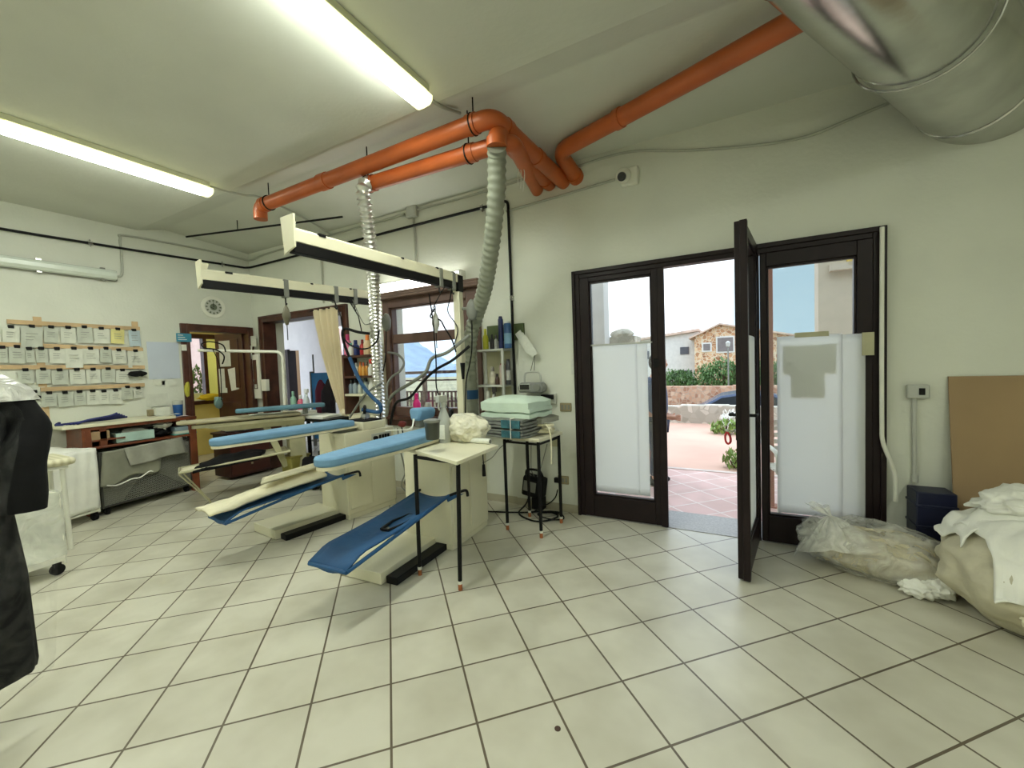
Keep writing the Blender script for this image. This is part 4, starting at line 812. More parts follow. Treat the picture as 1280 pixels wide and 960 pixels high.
tube(bm, [(gx.x,gx.y,.60),(gt.x,gt.y,gt.z-.15)]+elbow((gt.x,gt.y,gt.z-.15),(gt.x,gt.y,gt.z+.012),gy,.09)+[gy], .018, 10); tube(bm, [(gx.x,gx.y,.75),(.0,.3,.75)], .016, 8); obj('gantry_tube', bm, 'white', t, smooth=True)
wp = at(264,437, y=2.78)
bm = NB(); tube(bm, spline([at(282,438,y=2.86)+Vector((0,0,-.02)), at(278,431,y=2.85), at(262,427,y=2.8), at(252,430,y=2.75), at(256,435,y=2.75), at(270,437,y=2.8), at(280,445,y=2.86), at(278,455,y=2.86)]), .008, 8); tube(bm, spline([at(266,437,y=2.78), at(270,445,y=2.8), at(274,455,y=2.84), at(276,470,y=2.86), at(277,500,y=2.87)]), .005, 6)
solo('cable_loop', bm, 'rubber', 'black cable looped over the end of the white tube gantry', 'cable', smooth=True)
def blk(u, v):
    p = rz(RC)@Vector((-.17+u*.36, -.80+v*.62+.05*math.sin(u*4), .455+.05*v+.055*math.sin(u*PI)*math.sin(v*PI)+.02*noise.noise(Vector((u*4,v*5,1)))-.05*(abs(u-.5)*2)**4)); return p+Vector(CO)
bm = NB(); grid(bm, blk, 12, 16); solo('black_garment', bm, 'blackcloth', 'black garment lying on the low tray of the old beige table', 'garment', solid=.02, smooth=True, ang=80)
bm = NB(); grid(bm, lambda u, v: Vector(CO)+rz(RC)@Vector((-.06+u*.16, -.28+v*.36, .959+.012*math.sin(v*5)*math.sin(u*3)**2)), 6, 8)
solo('white_paper', bm, 'paper', 'white papers lying on the old beige table under its blue sleeve board', 'paper', solid=.003, smooth=True)
# small dark chest behind it, bin, bag, cables on the floor
bm = NB(); q = (at(300,566,x=-6.2)); t = thing('wooden_chest', 'small dark red wooden chest against the wall behind the old beige table', 'chest', (-6.22,3.30,0))
M['dkred'] = mat('dark_chest_wood', (62,28,22), .4, var=.2, vs=6)
bm = NB(); bx(bm, -.2, .2, -.28, .28, .04, .62); obj('body', bm, 'dkred', t, bev=.006)
bm = NB(); bx(bm, -.22, .22, -.3, .3, .62, .65); obj('top', bm, 'dkred', t, bev=.005)
for k in range(2):
    bm = NB(); bx(bm, .2, .212, -.26, .26, .07+k*.27, .32+k*.27); d = obj('drawer', bm, mat('dark_red_wood', (74,34,26), .4), t, bev=.003)
    bm = NB(); sph(bm, (.22,0,.19+k*.27), .015); obj('knob', bm, 'bronze', d, smooth=True)
bm = NB(); blob(bm, (-6.15,3.22,.72), (.16,.2,.09), 3, .35, 2.5, 5); solo('plastic_bag', bm, film_mat('clear_bag_film', (220,226,232), .75), 'crumpled clear plastic bag on the dark wooden chest', 'bag', smooth=True)
t = thing('bin', 'olive plastic bin on the floor between the back and the middle ironing table', 'bin', (at(371,608,z=0).x,at(371,608,z=0).y,0))
bm = NB(); prism(bm, [(-1,-1),(1,-1),(1,1),(-1,1)], lambda p: Vector((p[0]*.09,p[1]*.10,0)), lambda p: Vector((p[0]*.11,p[1]*.13,.40))); obj('body', bm, mat('olive_plastic', (166,158,84), .5), t, bev=.015)
bm = NB(); bx(bm, -.12, .12, -.14, .14, .385, .41); obj('rim', bm, mat('olive_rim', (150,142,76), .5), t, bev=.006)
bp = at(405,590,y=3.0)
bm = NB(); bp = at(391,612,z=0); blob(bm, (bp.x,bp.y,.21), (.13,.12,.21), 3, .25, 2.2, 3, flat=.2); solo('black_bag', bm, 'blackcloth', 'black bag on the floor left of the cabinet of the middle ironing table', 'bag', smooth=True)
t = thing('steam_boiler', 'dark steam boiler with pipes behind the board of the middle table', 'boiler', (at(403,618,z=0).x,at(403,618,z=0).y+.16,0))
bm = NB(); bx(bm, -.10, .13, -.12, .12, .02, .5); obj('body', bm, mat('dark_grey_metal', (52,54,54), .45, metal=.4), t, bev=.01)
bm = NB(); tube(bm, spline([(-.05,-.05,.5),(-.05,-.06,.7),(.05,-.08,.78),(.15,-.06,.7),(.16,-.05,.5)]), .015, 8); tube(bm, spline([(.0,-.1,.5),(.0,-.12,.62),(.12,-.12,.66),(.2,-.1,.6)]), .01, 8); obj('pipe', bm, 'chrome', t, smooth=True)
bm = NB(); cyl(bm, (.02,-.12,.3), (.02,-.14,.3), .05); obj('gauge', bm, 'lgrey', t, smooth=True)
# ================================================================ WHITE TABLE ON TWO LEGS, SQUARE STOOL TABLE
WZ = .862
tl = [at(497,557,z=WZ), at(571,577,z=WZ), at(623,556,z=WZ), at(549,545,z=WZ)]
tc_ = sum(tl, Vector())/4; tx = (tl[1]-tl[0]); ty = (tl[2]-tl[1])
t = thing('side_table', 'white-topped table on two black legs, its back resting on the front ironing cabinet', 'table', (tc_.x,tc_.y,0))
bm = NB(); pts = [p-tc_ for p in (tl[0],tl[1],tl[2],tl[3])]; prz(bm, [(p.x,p.y) for p in pts], .838, WZ); obj('top', bm, 'cream', t, bev=.003)
legs2 = [Vector((-1.925,2.125,0)), Vector((-1.555,2.085,0))]
for k, p in enumerate(legs2):
    q = p-Vector((tc_.x,tc_.y,0)); u = q+Vector((-.01+.02*k,.02,0))
    bm = NB(); tube(bm, [(q.x,q.y,.055),(u.x,u.y,.838)], .014, 12); l = obj('leg', bm, 'black', t, smooth=True)
    bm = NB(); cyl(bm, (q.x,q.y,.0), (q.x,q.y,.04), .014); obj('foot', bm, 'copper', l, smooth=True)
    bm = NB(); cyl(bm, (q.x,q.y,.04), (q.x,q.y,.06), .0145); obj('ring', bm, 'white', l, smooth=True)
bm = NB(); a, b = legs2; o3 = Vector((tc_.x,tc_.y,0)); tube(bm, [a-o3+Vector((-.01,.02,.82)), b-o3+Vector((.01,.02,.82))], .012, 8); obj('rail', bm, 'black', t, smooth=True)
# square table with four black legs
sl = [Vector((-1.745,3.06,0)), Vector((-1.405,3.02,0)), Vector((-1.37,3.38,0)), Vector((-1.70,3.41,0))]; sc = sum(sl, Vector())/4
t = thing('side_table', 'small square table on four black legs holding the bundled grey cloths', 'table', (sc.x,sc.y,0))
bm = NB(); prz(bm, [((p-sc).x*1.16,(p-sc).y*1.16) for p in sl], .80, .825); obj('top', bm, 'cream', t, bev=.003)
for p in sl:
    q = p-sc; bm = NB(); tube(bm, [(q.x,q.y,.055),(q.x,q.y,.80)], .014, 12); l = obj('leg', bm, 'black', t, smooth=True)
    bm = NB(); cyl(bm, (q.x,q.y,0), (q.x,q.y,.04), .014); obj('foot', bm, 'copper', l, smooth=True)
    bm = NB(); cyl(bm, (q.x,q.y,.04), (q.x,q.y,.06), .0145); obj('ring', bm, 'white', l, smooth=True)
bm = NB(); qs = [p-sc for p in sl]; tube(bm, [(q.x,q.y,.775) for q in qs+[qs[0]]], .010, 6); obj('frame', bm, 'black', t, smooth=True)
# on the square table: two bundles of grey cloths with teal edges, mint cloths, cream rope
SR = math.radians(-8); M['greybundle'] = mat('grey_bundle_cloth', (136,140,134), .85, var=.18, vs=14, bump=.3, bs=18); M['tealprint'] = mat('teal_print', (58,112,124), .7, var=.25, vs=30)
def slab_cloth(c, s, m, rot, amp=.006, rnd=.02, seed=0, sag=0):
    bm = NB()
    def top(u, v): return None
    n = 8; R = rz(rot)
    pts = []
    rr = bmesh.ops.create_cube(bm, size=1); bmesh.ops.subdivide_edges(bm, edges=bm.edges[:], cuts=n, use_grid_fill=True)
    for v in bm.verts:
        p = v.co.copy(); q = Vector((p.x*s[0], p.y*s[1], p.z*s[2])); e = max(abs(p.x),abs(p.y))*2
        q.z *= 1-.35*max(0,(e-.8)/.2)**2; q.z -= sag*e*e
        d = Vector((noise.noise(Vector((q.x*9,q.y*9,seed))), noise.noise(Vector((q.x*9,q.y*9,seed+5))), noise.noise(Vector((q.x*8,q.y*8,seed+9)))))
        v.co = R@(q+d*amp)+Vector(c)
    return bm
bc = Vector((-1.73,3.13,.825)); k = 0
for lvl, (dz, hh) in enumerate(((0,.075),(.078,.085))):
    t = thing('cloth_bundle', ['lower grey cloth bundle with a printed teal edge tied with string','upper grey cloth bundle with a printed teal edge tied with string'][lvl], 'cloth bundle', bc+Vector((0,0,dz)), SR, 'tied grey cloth bundles')
    for j in range(3): obj('layer', slab_cloth((.01*(j%2),.004*j,hh*(j+.5)/3), (.50,.34,hh/3), 'greybundle', 0, .008, seed=lvl*3+j), 'greybundle', t, smooth=True, ang=60)
    bm = NB(); bx(bm, .045, .235, -.178, -.165, .008, hh-.01); obj('printed_edge', bm, 'tealprint', t, bev=.003)
    bm = NB(); tube(bm, [(.15,-.185,-.0),(.15,-.185,hh+.004),(.15,.18,hh+.006)], .004, 6); obj('string', bm, 'whitecloth', t, smooth=True)
for j, (w_, d_, h_, dx, lab) in enumerate(((.52,.36,.05,.02,'bottom mint green cloth of the folded pile on the grey bundles'),(.50,.36,.048,.025,'second mint green cloth of the folded pile, under the top one'),(.50,.36,.085,.02,'thick top mint green cloth of the folded pile'))):
    z_ = (.990,1.037,1.083)[j]; bm = slab_cloth((0,0,0), (w_,d_,h_), 'mint', SR, .010, seed=20+j, sag=.035 if j == 2 else .008)
    for v in bm.verts: v.co += Vector((-1.70+dx,3.18,z_+h_/2))
    solo('folded_cloth', bm, 'mint', lab, 'cloth', 'pile of folded mint cloths', smooth=True, ang=60)
bm = slab_cloth((-1.55,3.30,.955), (.30,.28,.06), 'greycloth', SR, .012, seed=31, sag=.01); solo('folded_cloth', bm, 'greycloth', 'pale grey folded cloth sticking out under the mint pile beside the rope', 'cloth', smooth=True, ang=60)
bm = NB(); rd = random.Random(4); P = [Vector((-1.42+.065*math.sin(i*1.9)+rd.uniform(-.02,.02), 3.24+.07*math.cos(i*1.3), .84+.011*i*.55)) for i in range(14)]; tube(bm, spline(P), .012, 8); tube(bm, spline([P[-1], (-1.37,3.15,.9), (-1.335,3.12,.82), (-1.33,3.11,.68), (-1.335,3.11,.60)]), .007, 8)
solo('rope_coil', bm, 'creamcloth', 'tangle of cream cord on the square table edge with one end hanging down', 'rope', smooth=True)
# on the white table
def P_(px, py): return at(px, py, z=WZ)
p = at(541,549,z=.95); t = thing('tub', 'dark grey plastic tub at the end of the front ironing board behind the spray bottle', 'tub', p)
bm = NB(); lathe(bm, [(.042,0),(.046,.01),(.052,.115),(.054,.12),(.049,.12),(.046,.03)], seg=24); obj('body', bm, mat('smoky_plastic', (62,66,58), .35), t, smooth=True)
bm = NB(); lathe(bm, [(.055,.115),(.057,.12),(.055,.132),(.03,.138),(.01,.14)], seg=24); obj('lid', bm, 'grey', t, smooth=True)
p = P_(556,553); t = thing('spray_bottle', 'tall clear spray bottle with a white trigger on the white table', 'spray bottle', p)
M['clearpl'] = mat('clear_plastic_bottle', (190,194,188), .2, alpha=.75, var=.05)
bm = NB(); lathe(bm, [(.046,0),(.05,.01),(.05,.17),(.046,.19),(.024,.25),(.02,.27)], seg=20, sx=1, sy=.8); obj('body', bm, 'clearpl', t, smooth=True)
bm = NB(); bx(bm, -.03, .035, -.0425, -.038, .03, .14); obj('label_panel', bm, 'paper', t, bev=.002)
bm = NB(); cyl(bm, (0,0,.27), (0,0,.31), .022); bx(bm, -.016, .016, -.07, .035, .31, .36); tube(bm, spline([(0,-.05,.31),(0,-.06,.28),(0,-.045,.25)]), .007, 6); obj('trigger', bm, 'lgrey', t, bev=.004)
p = P_(578,551); bm = NB(); blob(bm, (.02,.02,.10), (.20,.13,.115), 5, .20, 2.6, 6, flat=.095)
for v in bm.verts:
    if v.co.z > .17: v.co.x *= .75
    v.co += p
solo('plastic_bag', bm, mat('cream_bag_film', (226,222,200), .22, var=.10, vs=12, bump=1.0, bs=26), 'crumpled cream plastic bag on the white table beside the spray bottle', 'bag', smooth=True, ang=70)
pr0 = P_(573,553); pr1 = P_(611,556); t = thing('paper_roll', 'rolled white paper lying along the back of the white table', 'roll', (pr0+pr1)/2); c0 = (pr0+pr1)/2
bm = NB(); cyl(bm, pr0-c0+Vector((0,.02,.02)), pr1-c0+Vector((0,.02,.02)), .02, seg=18); obj('roll', bm, 'paper', t, smooth=True)
bm = NB(); d_ = (pr1-pr0).normalized(); cyl(bm, pr1-c0+Vector((0,.02,.02)), pr1-c0+d_*.003+Vector((0,.02,.02)), .014, seg=18); obj('core', bm, 'grey', t, smooth=True)
t = thing('hanging_plug', 'black plug hanging on a cord under the right end of the white table', 'plug', at(604,566,y=2.9))
bm = NB(); z1 = at(605,595,y=2.9).z-at(604,566,y=2.9).z; cyl(bm, (0,0,z1), (0,0,z1*.5), .016, .012); obj('plug', bm, 'black', t, smooth=True)
bm = NB(); tube(bm, spline([(0,0,z1*.5),(0,0,0),(.03,.03,.10)]), .005, 6); obj('cord', bm, 'black', t, smooth=True)
wire('cable', [at(603,579,y=3.0), at(615,572,y=3.05), at(625,560,y=3.1), (-1.69,3.12,.80)], .004, 'grey', 'thin grey cable sagging between the two black-legged tables', 'cable')
# black power unit and cables below the square table
pu = at(661,612,y=3.45); t = thing('power_unit', 'black device with a grey face hanging on the wall under the square table', 'device', (pu.x,3.58,pu.z))
bm = NB(); box(bm, (0,0,0), (.22,.14,.20), Matrix.Rotation(.15,3,'Y')); obj('body', bm, 'rubber', t, bev=.025)
bm = NB(); box(bm, (-.02,-.072,.01), (.13,.012,.10), Matrix.Rotation(.15,3,'Y')); obj('face', bm, 'grey', t, bev=.005)
bm = NB(); tube(bm, spline([(-.09,-.0,.1),(-.06,-.02,.16),(.06,-.02,.16),(.09,0,.1)]), .012, 8); obj('handle', bm, 'black', t, smooth=True)
bm = NB(); box(bm, (.04,.0,-.16), (.12,.10,.12)); obj('adapter', bm, 'rubber', t, bev=.012)
wire('cable', [(pu.x,3.55,.30),(pu.x-.05,3.5,.10),(pu.x-.1,3.42,.012),(-1.62,3.3,.012),(-1.5,3.35,.012),(-1.45,3.5,.012),(-1.6,3.56,.012),(-1.8,3.45,.012),(-2.1,3.35,.012),(-2.3,3.3,.012)], .008, 'rubber', 'black cable curling on the floor below the square table', 'cable')
wire('cable', [(-1.62,3.5,.02),(-1.5,3.55,.015),(-1.4,3.5,.02),(-1.38,3.42,.015),(-1.5,3.38,.02),(-1.62,3.42,.03),(-1.55,3.52,.035),(-1.42,3.52,.04)], .007, 'rubber', 'coiled black cable on the floor against the wall', 'cable')
wire('cable', [at(697,612,y=3.6), at(694,622,y=3.55), at(685,630,y=3.5), at(676,632,y=3.5), at(668,640,y=3.5)], .006, 'rubber', 'black cable end curving up beside the low socket', 'cable')
for i, (x0, x1) in enumerate(((657,664),(664,668),(684,672))):
    wire('cable', [at(x0,555,y=3.56), at((x0+x1)/2-2,585,y=3.56), (pu.x-.02+i*.03,3.56,pu.z+.10)], .004, 'grey', ['thin cable hanging left under the square table','thin cable hanging in the middle under the square table','thin cable slanting from the wall box to the black device'][i], 'cable')
t = thing('white_jar', 'small white jar on the floor under the square table', 'jar', at(676,645,z=0)+Vector((-.08,.2,0)))
bm = NB(); lathe(bm, [(.035,0),(.04,.01),(.04,.08),(.03,.1)], seg=18); obj('body', bm, 'lgrey', t, smooth=True)
bm = NB(); lathe(bm, [(.036,.1),(.038,.105),(.036,.125)], seg=18); obj('lid', bm, 'white', t, smooth=True)
# cables hanging from the front of the middle cabinet
wire('cable', [at(497,535,y=3.2), at(500,560,y=3.2), at(506,590,y=3.2), at(503,610,y=3.2), (-2.75,3.2,.02), (-2.95,3.1,.012), (-3.1,3.3,.012)], .007, 'grey', 'grey cable hanging from the middle table to the floor', 'cable')
wire('cable', [at(502,533,y=3.22), at(507,558,y=3.22), at(513,585,y=3.22), at(508,608,y=3.22), (-2.6,3.25,.02), (-2.4,3.3,.012)], .007, 'rubber', 'black cable hanging from the middle table beside the grey one', 'cable')
M['thinpaper'] = translucent_mat('thin_notice_paper', (206,206,196), .5)
M['slip'] = mat('white_slip', (216,218,206), .8, var=.05, vs=12); M['slip2'] = mat('grey_slip', (196,200,188), .8, var=.06, vs=12); M['slipb'] = mat('pale_blue_slip', (190,206,214), .8)
# ================================================================ SHEETS ON THE ENTRANCE
def sheet_y(name, x0, x1, z0, z1, y, m, label, cat='sheet', bow=.006, folds=(), group=None, curl=0):
    bm = NB()
    def f(u, v):
        z = z0+(z1-z0)*v; x = x0+(x1-x0)*u+curl*(.5-u)*(1-v)*.0
        return Vector((x, y-bow*math.sin(u*PI)*(.4+.6*v)+.003*noise.noise(Vector((x*4,z*3,y))), z))
    grid(bm, f, 14, 20); return solo(name, bm, m, label, cat, group, solid=.0025, smooth=True)
sheet_y('white_sheet', -1.135, -.725, .245, 1.585, YD-.012, 'board', 'large white sheet covering the lower pane of the left entrance leaf')
sheet_y('white_sheet', -.728, -.64, .25, 1.575, YD-.016, 'board', 'narrow white strip of sheet beside the large one on the left entrance leaf')
bm = NB(); bx(bm, -1.16, -.585, YD-.026, YD-.018, 1.578, 1.592); solo('sheet_rod', bm, 'lgrey', 'thin rod along the top edge of the sheet on the left entrance leaf', 'rod')
sheet_y('white_sheet', .292, .675, .255, 1.568, YD-.052, 'board', 'large white sheet over the lower pane of the fixed right leaf')
sheet_y('white_sheet', .672, .80, .25, 1.560, YD-.058, 'board', 'narrow white sheet lapping over the right stile of the fixed right leaf')
for k, (x0, x1, z0, z1, l) in enumerate(((.78,.845,1.41,1.565,'piece of pale tape at the top right corner of the narrow sheet'),(.40,.60,1.555,1.59,'strip of pale tape along the top of the right white sheet'))):
    bm = NB(); bx(bm, x0, x1, YD-.0655, YD-.0635, z0, z1); solo('tape', bm, 'creamold', l, 'tape', 'pieces of tape on the sheets')
for k, (x0, x1, z0, z1, l) in enumerate(((.33,.64,1.29,1.50,'wide notice behind the right white sheet, showing through it'),(.375,.575,1.12,1.29,'narrower notice below the wide one behind the right white sheet'))):
    bm = NB(); bx(bm, x0, x1, YD-.0485, YD-.0465, z0, z1); solo('notice', bm, M['thinpaper'], l, 'notice', 'notices behind the right sheet')
o = obj('white_sheet', grid(NB(), lambda u, v: Vector((.09+u*(ln-.185), .013+.012*math.sin(u*PI)*v, .20+v*1.37)), 10, 16), 'board', solid=.0025, smooth=True)
o.location = hg; o.rotation_euler = (0,0,math.atan2(dv.y,dv.x)); tag(o, 'white sheet covering the lower pane of the open middle leaf', 'sheet')
# ================================================================ PERSON OUTSIDE
def skin(name, pts, edges, radii, m, parent, root=0, sub=2):
    me = bpy.data.meshes.new(name); me.from_pydata([tuple(p) for p in pts], edges, []); o = bpy.data.objects.new(name, me); COL.objects.link(o); me.materials.append(M[m] if isinstance(m, str) else m)
    sk = o.modifiers.new('skin', 'SKIN')
    if not me.skin_vertices: me.skin_vertices.new()
    for i, r in enumerate(radii):
        r = r if hasattr(r, '__len__') else (r, r); me.skin_vertices[0].data[i].radius = r; me.skin_vertices[0].data[i].use_root = (i == root)
    s = o.modifiers.new('sub', 'SUBSURF'); s.levels = sub; s.render_levels = sub; sk.use_smooth_shade = True
    if parent: o.parent = parent
    return o
M['skin'] = mat('skin_tone', (206,156,130), .55, var=.03); M['jacket'] = mat('blue_grey_jacket', (92,104,132), .8, var=.08, vs=10); M['jeans'] = mat('dark_jeans', (52,60,84), .85, var=.08); M['hairm'] = mat('dark_hair', (50,42,38), .7)
pp = at(819.5,500,y=4.95); pt = thing('person', 'person in a blue-grey jacket standing outside behind the left leaf, hands together in front', 'person', (pp.x-.005,4.95,-.012), 0)
V = []; E = []; Rr = []
def add(p, r, j=None):
    V.append(Vector(p)); Rr.append(r); i = len(V)-1
    if j is not None: E.append((j, i))
    return i
# faces +x (the person looks to the right); sides at +-y
pel = add((0,0,.80), (.13,.12)); ab = add((.0,0,.93), .12, pel); chs = add((.0,0,1.08), .13, ab); up = add((-.01,0,1.20), .11, chs); nk = add((.02,0,1.29), .05, up); hd = add((.05,0,1.38), .075, nk); top = add((.05,0,1.47), .072, hd)
for s in (-1,1):
    hip = add((0,s*.085,.74), .085, pel); kn = add((.02,s*.09,.42), .058, hip); an = add((-.01,s*.09,.09), .04, kn); add((.07,s*.10,.035), .034, an)
    sh = add((-.01,s*.165,1.18), .06, up); el = add((-.03,s*.205,.93), .043, sh); wr = add((.12,s*.07,.80), .030, el); pm = add((.20,s*.03,.785), (.034,.020), wr)
    for f in range(4):
        b = add((.245,s*(.028-.0),.812-f*.017), .0095, pm); c = add((.27,s*.008,.808-f*.017), .0085, b); add((.263,-s*.016,.803-f*.016), .0075, c)
    b = add((.19,s*.01,.822), .0105, pm); add((.215,-s*.004,.835), .009, b)
body = skin('body', V, E, Rr, 'skin', pt)
bm = NB(); blob(bm, (.045,0,1.40), (.09,.075,.118), 3, 0); obj('head', bm, 'skin', pt, smooth=True)
bm = NB(); blob(bm, (.132,0,1.39), (.014,.012,.02), 2, 0)
for s in (-1,1): blob(bm, (.05,s*.083,1.395), (.02,.01,.028), 2, 0)
obj('nose_and_ears', bm, 'skin', pt, smooth=True)
bm = NB()
for s in (-1,1): sph(bm, (.118,s*.03,1.415), .011)
bx(bm, .116,.124,-.02,.02,1.335,1.343); obj('eyes_and_mouth', bm, mat('dark_brown_eye', (60,36,34), .4), pt)
bm = NB(); blob(bm, (.03,0,1.425), (.096,.083,.11), 3, .05, fn=lambda d: 1.0 if (d.z > -.1 or d.x < -.2) and not (d.x > .45 and d.z < .45) else .78); obj('hair', bm, 'hairm', pt, smooth=True)
JV = [(0,0,.76),(0,0,.93),(0,0,1.08),(-.01,0,1.19),(.01,0,1.26)]; JE = [(0,1),(1,2),(2,3),(3,4)]; JR = [(.155,.14),(.15,.145),(.155,.155),(.13,.13),(.075,.075)]
for s in (-1,1):
    b = len(JV); JV += [(-.01,s*.17,1.175),(-.03,s*.21,.93),(.09,s*.10,.815)]; JR += [.075,.060,.046]; JE += [(3,b),(b,b+1),(b+1,b+2)]
skin('jacket', JV, JE, JR, 'jacket', pt)
TV = [(0,0,.80)]; TE = []; TR = [(.14,.13)]
for s in (-1,1):
    b = len(TV); TV += [(0,s*.088,.72),(.02,s*.09,.42),(-.01,s*.09,.10)]; TR += [.098,.072,.06]; TE += [(0,b),(b,b+1),(b+1,b+2)]
skin('trousers', TV, TE, TR, 'jeans', pt)
for s in (-1,1):
    bm = NB(); blob(bm, (.02,s*.097,.045), (.115,.045,.05), 3, 0, flat=.042); obj('shoe', bm, 'black', pt, smooth=True)
# ================================================================ SHELF OF BOTTLES LEFT OF THE WINDOW
def bottle(name, p, r, h, body, cap, label, cat='bottle', group=None, kind='round', sx=1, lab=None):
    t = thing(name, label, cat, p, 0, group); B = mat('b_'+name, body, .35, var=.04); Cc = mat('c_'+name, cap, .4, var=.04)
    hb = h*(.74 if kind != 'can' else .93)
    prof = {'round':[(r*.92,0),(r,.008),(r,hb*.72),(r*.8,hb*.88),(r*.42,hb)], 'can':[(r*.95,0),(r,.006),(r,hb*.96),(r*.85,hb)], 'jerry':[(r*.95,0),(r,.01),(r,hb*.75),(r*.7,hb*.92),(r*.4,hb)], 'spray':[(r*.95,0),(r,.01),(r*.96,hb*.6),(r*.55,hb*.86),(r*.35,hb)]}[kind]
    bm = NB(); lathe(bm, prof, seg=18, sx=sx); obj('body', bm, B, t, smooth=True, ang=50)
    bm = NB()
    if kind == 'spray':
        cyl(bm, (0,0,hb-.002), (0,0,hb+h*.08), r*.42); bx(bm, -r*.45, r*1.1, -r*.35, r*.35, hb+h*.08, h); tube(bm, spline([(r*.6,0,hb+h*.09),(r*.75,0,hb-h*.02),(r*.55,0,hb-h*.08)]), r*.14, 6)
        obj('trigger', bm, Cc, t, bev=.002)
    else:
        rc = r*.46 if kind != 'can' else r*.7; lathe(bm, [(rc,hb-.002),(rc*1.04,hb+.004),(rc,h-.004),(rc*.8,h)], seg=16); obj('cap', bm, Cc, t, smooth=True)
    if lab:
        bm = NB(); lathe(bm, [(r*1.015,hb*.18),(r*1.015,hb*.6)], seg=18, sx=sx); obj('label_band', bm, mat('l_'+name, lab, .5), t, smooth=True)
    return t
SY = 3.56
zs = [1.155, 1.375, 1.625]
sx0, sx1 = -4.235, -3.72
t = thing('bottle_shelf', 'wooden shelf unit of detergent bottles between curtain and window', 'shelf', (-3.98,YW,0))
for k, z in enumerate(zs):
    bm = NB(); bx(bm, sx0+3.98, sx1+3.98, -.21, 0, z-.028, z); obj('board', bm, ['cream','wood','wood'][k], t, bev=.003)
for x in (sx0+3.98, sx1+3.98):
    bm = NB(); bx(bm, x-.014, x+.014, -.21, 0, .9, 1.64); obj('side_post', bm, 'wood' if x < 0 else 'cream', t, bev=.003)
bm = NB(); bx(bm, sx0+4.02, sx1+3.94, -.2, -.0, .0, .9); obj('lower_cabinet', bm, 'cream', t, bev=.004)
def shelf_b(px, z, y=SY): return Vector((at(px,470,y=y).x, y, z))
def B(name, px, row, r, h, body, cap, label, **k):
    p = shelf_b(px, zs[row], k.pop('y', SY)); return bottle(name, p, r, h, body, cap, label, group='detergents on the wooden shelf', **k)
B('detergent_bottle', 437, 2, .05, .27, (226,120,160), (200,60,120), 'pink detergent bottle at the curtain end of the top shelf', kind='jerry')
B('detergent_bottle', 440.5, 2, .034, .155, (228,230,226), (120,190,180), 'white bottle with a pale green cap in front of the pink bottle', y=3.50)
B('detergent_bottle', 446.5, 2, .048, .19, (32,54,120), (32,54,120), 'round dark blue bottle on the top shelf', kind='jerry')
B('detergent_bottle', 455, 2, .034, .19, (176,36,44), (120,20,30), 'red bottle beside the dark blue one on the top shelf', kind='round')
B('detergent_bottle', 461.5, 2, .05, .24, (226,196,160), (240,140,70), 'large cream bottle with an orange top on the top shelf', kind='jerry')
B('detergent_bottle', 468, 2, .03, .22, (214,206,150), (206,190,120), 'pale yellow bottle behind the foil hose on the top shelf')
B('detergent_bottle', 434, 1, .034, .12, (150,170,60), (190,200,50), 'low bottle with a yellow-green cap on the middle shelf')
B('detergent_bottle', 446, 1, .03, .16, (210,214,206), (180,184,180), 'pale grey bottle on the middle shelf')
B('detergent_bottle', 451, 1, .026, .17, (214,150,60), (196,110,40), 'amber bottle on the middle shelf, next to the pale grey one')
B('detergent_bottle', 455, 1, .026, .16, (226,170,80), (206,90,40), 'second amber bottle of the middle shelf, with a red-orange cap')
B('detergent_bottle', 459.5, 1, .026, .165, (206,140,50), (90,50,30), 'third amber bottle of the middle shelf, with a brown cap')
B('spray_bottle', 464, 1, .034, .19, (230,230,224), (206,56,44), 'white spray bottle with a red trigger at the hose end of the middle shelf', kind='spray', y=3.49, cat='spray bottle')
B('detergent_bottle', 434.5, 0, .026, .17, (48,50,54), (30,30,32), 'small dark bottle at the curtain end of the lowest shelf')
B('detergent_bottle', 438.5, 0, .034, .17, (130,146,160), (60,62,66), 'grey-blue clear bottle next to the small dark one on the lowest shelf')
B('detergent_bottle', 444, 0, .036, .18, (146,160,170), (50,52,56), 'wider grey-blue clear bottle on the lowest shelf')
B('detergent_bottle', 449.5, 0, .03, .16, (190,196,190), (200,204,200), 'pale bottle with a pale cap on the lowest shelf')
B('detergent_bottle', 457, 0, .045, .20, (160,170,168), (40,44,46), 'broad clear bottle with a dark cap on the lowest shelf')
B('spray_bottle', 464, 0, .04, .22, (232,232,226), (232,232,226), 'all-white spray bottle on the lowest shelf', kind='spray', cat='spray bottle')
# ================================================================ METAL SHELF RIGHT OF THE WINDOW
t = thing('wall_shelf', 'grey metal wall shelf with two boards right of the window', 'shelf', (-2.08,YW,0)); hx0, hx1 = -2.275+2.08, -1.965+2.08; yf = 3.46-YW
for z in (1.60,1.245):
    bm = NB(); bx(bm, hx0, hx1, yf, -.02, z-.022, z); obj('board', bm, 'lgrey', t, bev=.003)
for x in (hx0,hx1):
    bm = NB(); bx(bm, x-.012, x+.012, yf, yf+.02, .95, 1.60); bx(bm, x-.012, x+.012, -.03, -.02, .95, 1.60); obj('upright', bm, 'lgrey', t)
bm = NB(); bx(bm, hx0, hx1, -.024, -.02, .98, 1.6); obj('back_panel', bm, 'creamold', t)
def S2(name, px, z, r, h, body, cap, label, y=3.545, **k): return bottle(name, Vector((at(px,440,y=y).x,y,z)), r, h, body, cap, label, group='bottles on the metal wall shelf', **k)
S2('spray_bottle', 607.5, 1.60, .03, .21, (206,206,60), (206,206,60), 'yellow bottle with a pointed top at the left of the upper metal shelf', kind='round')
S2('detergent_bottle', 615.5, 1.60, .024, .15, (50,46,50), (30,30,32), 'small dark bottle beside the yellow one on the upper metal shelf')
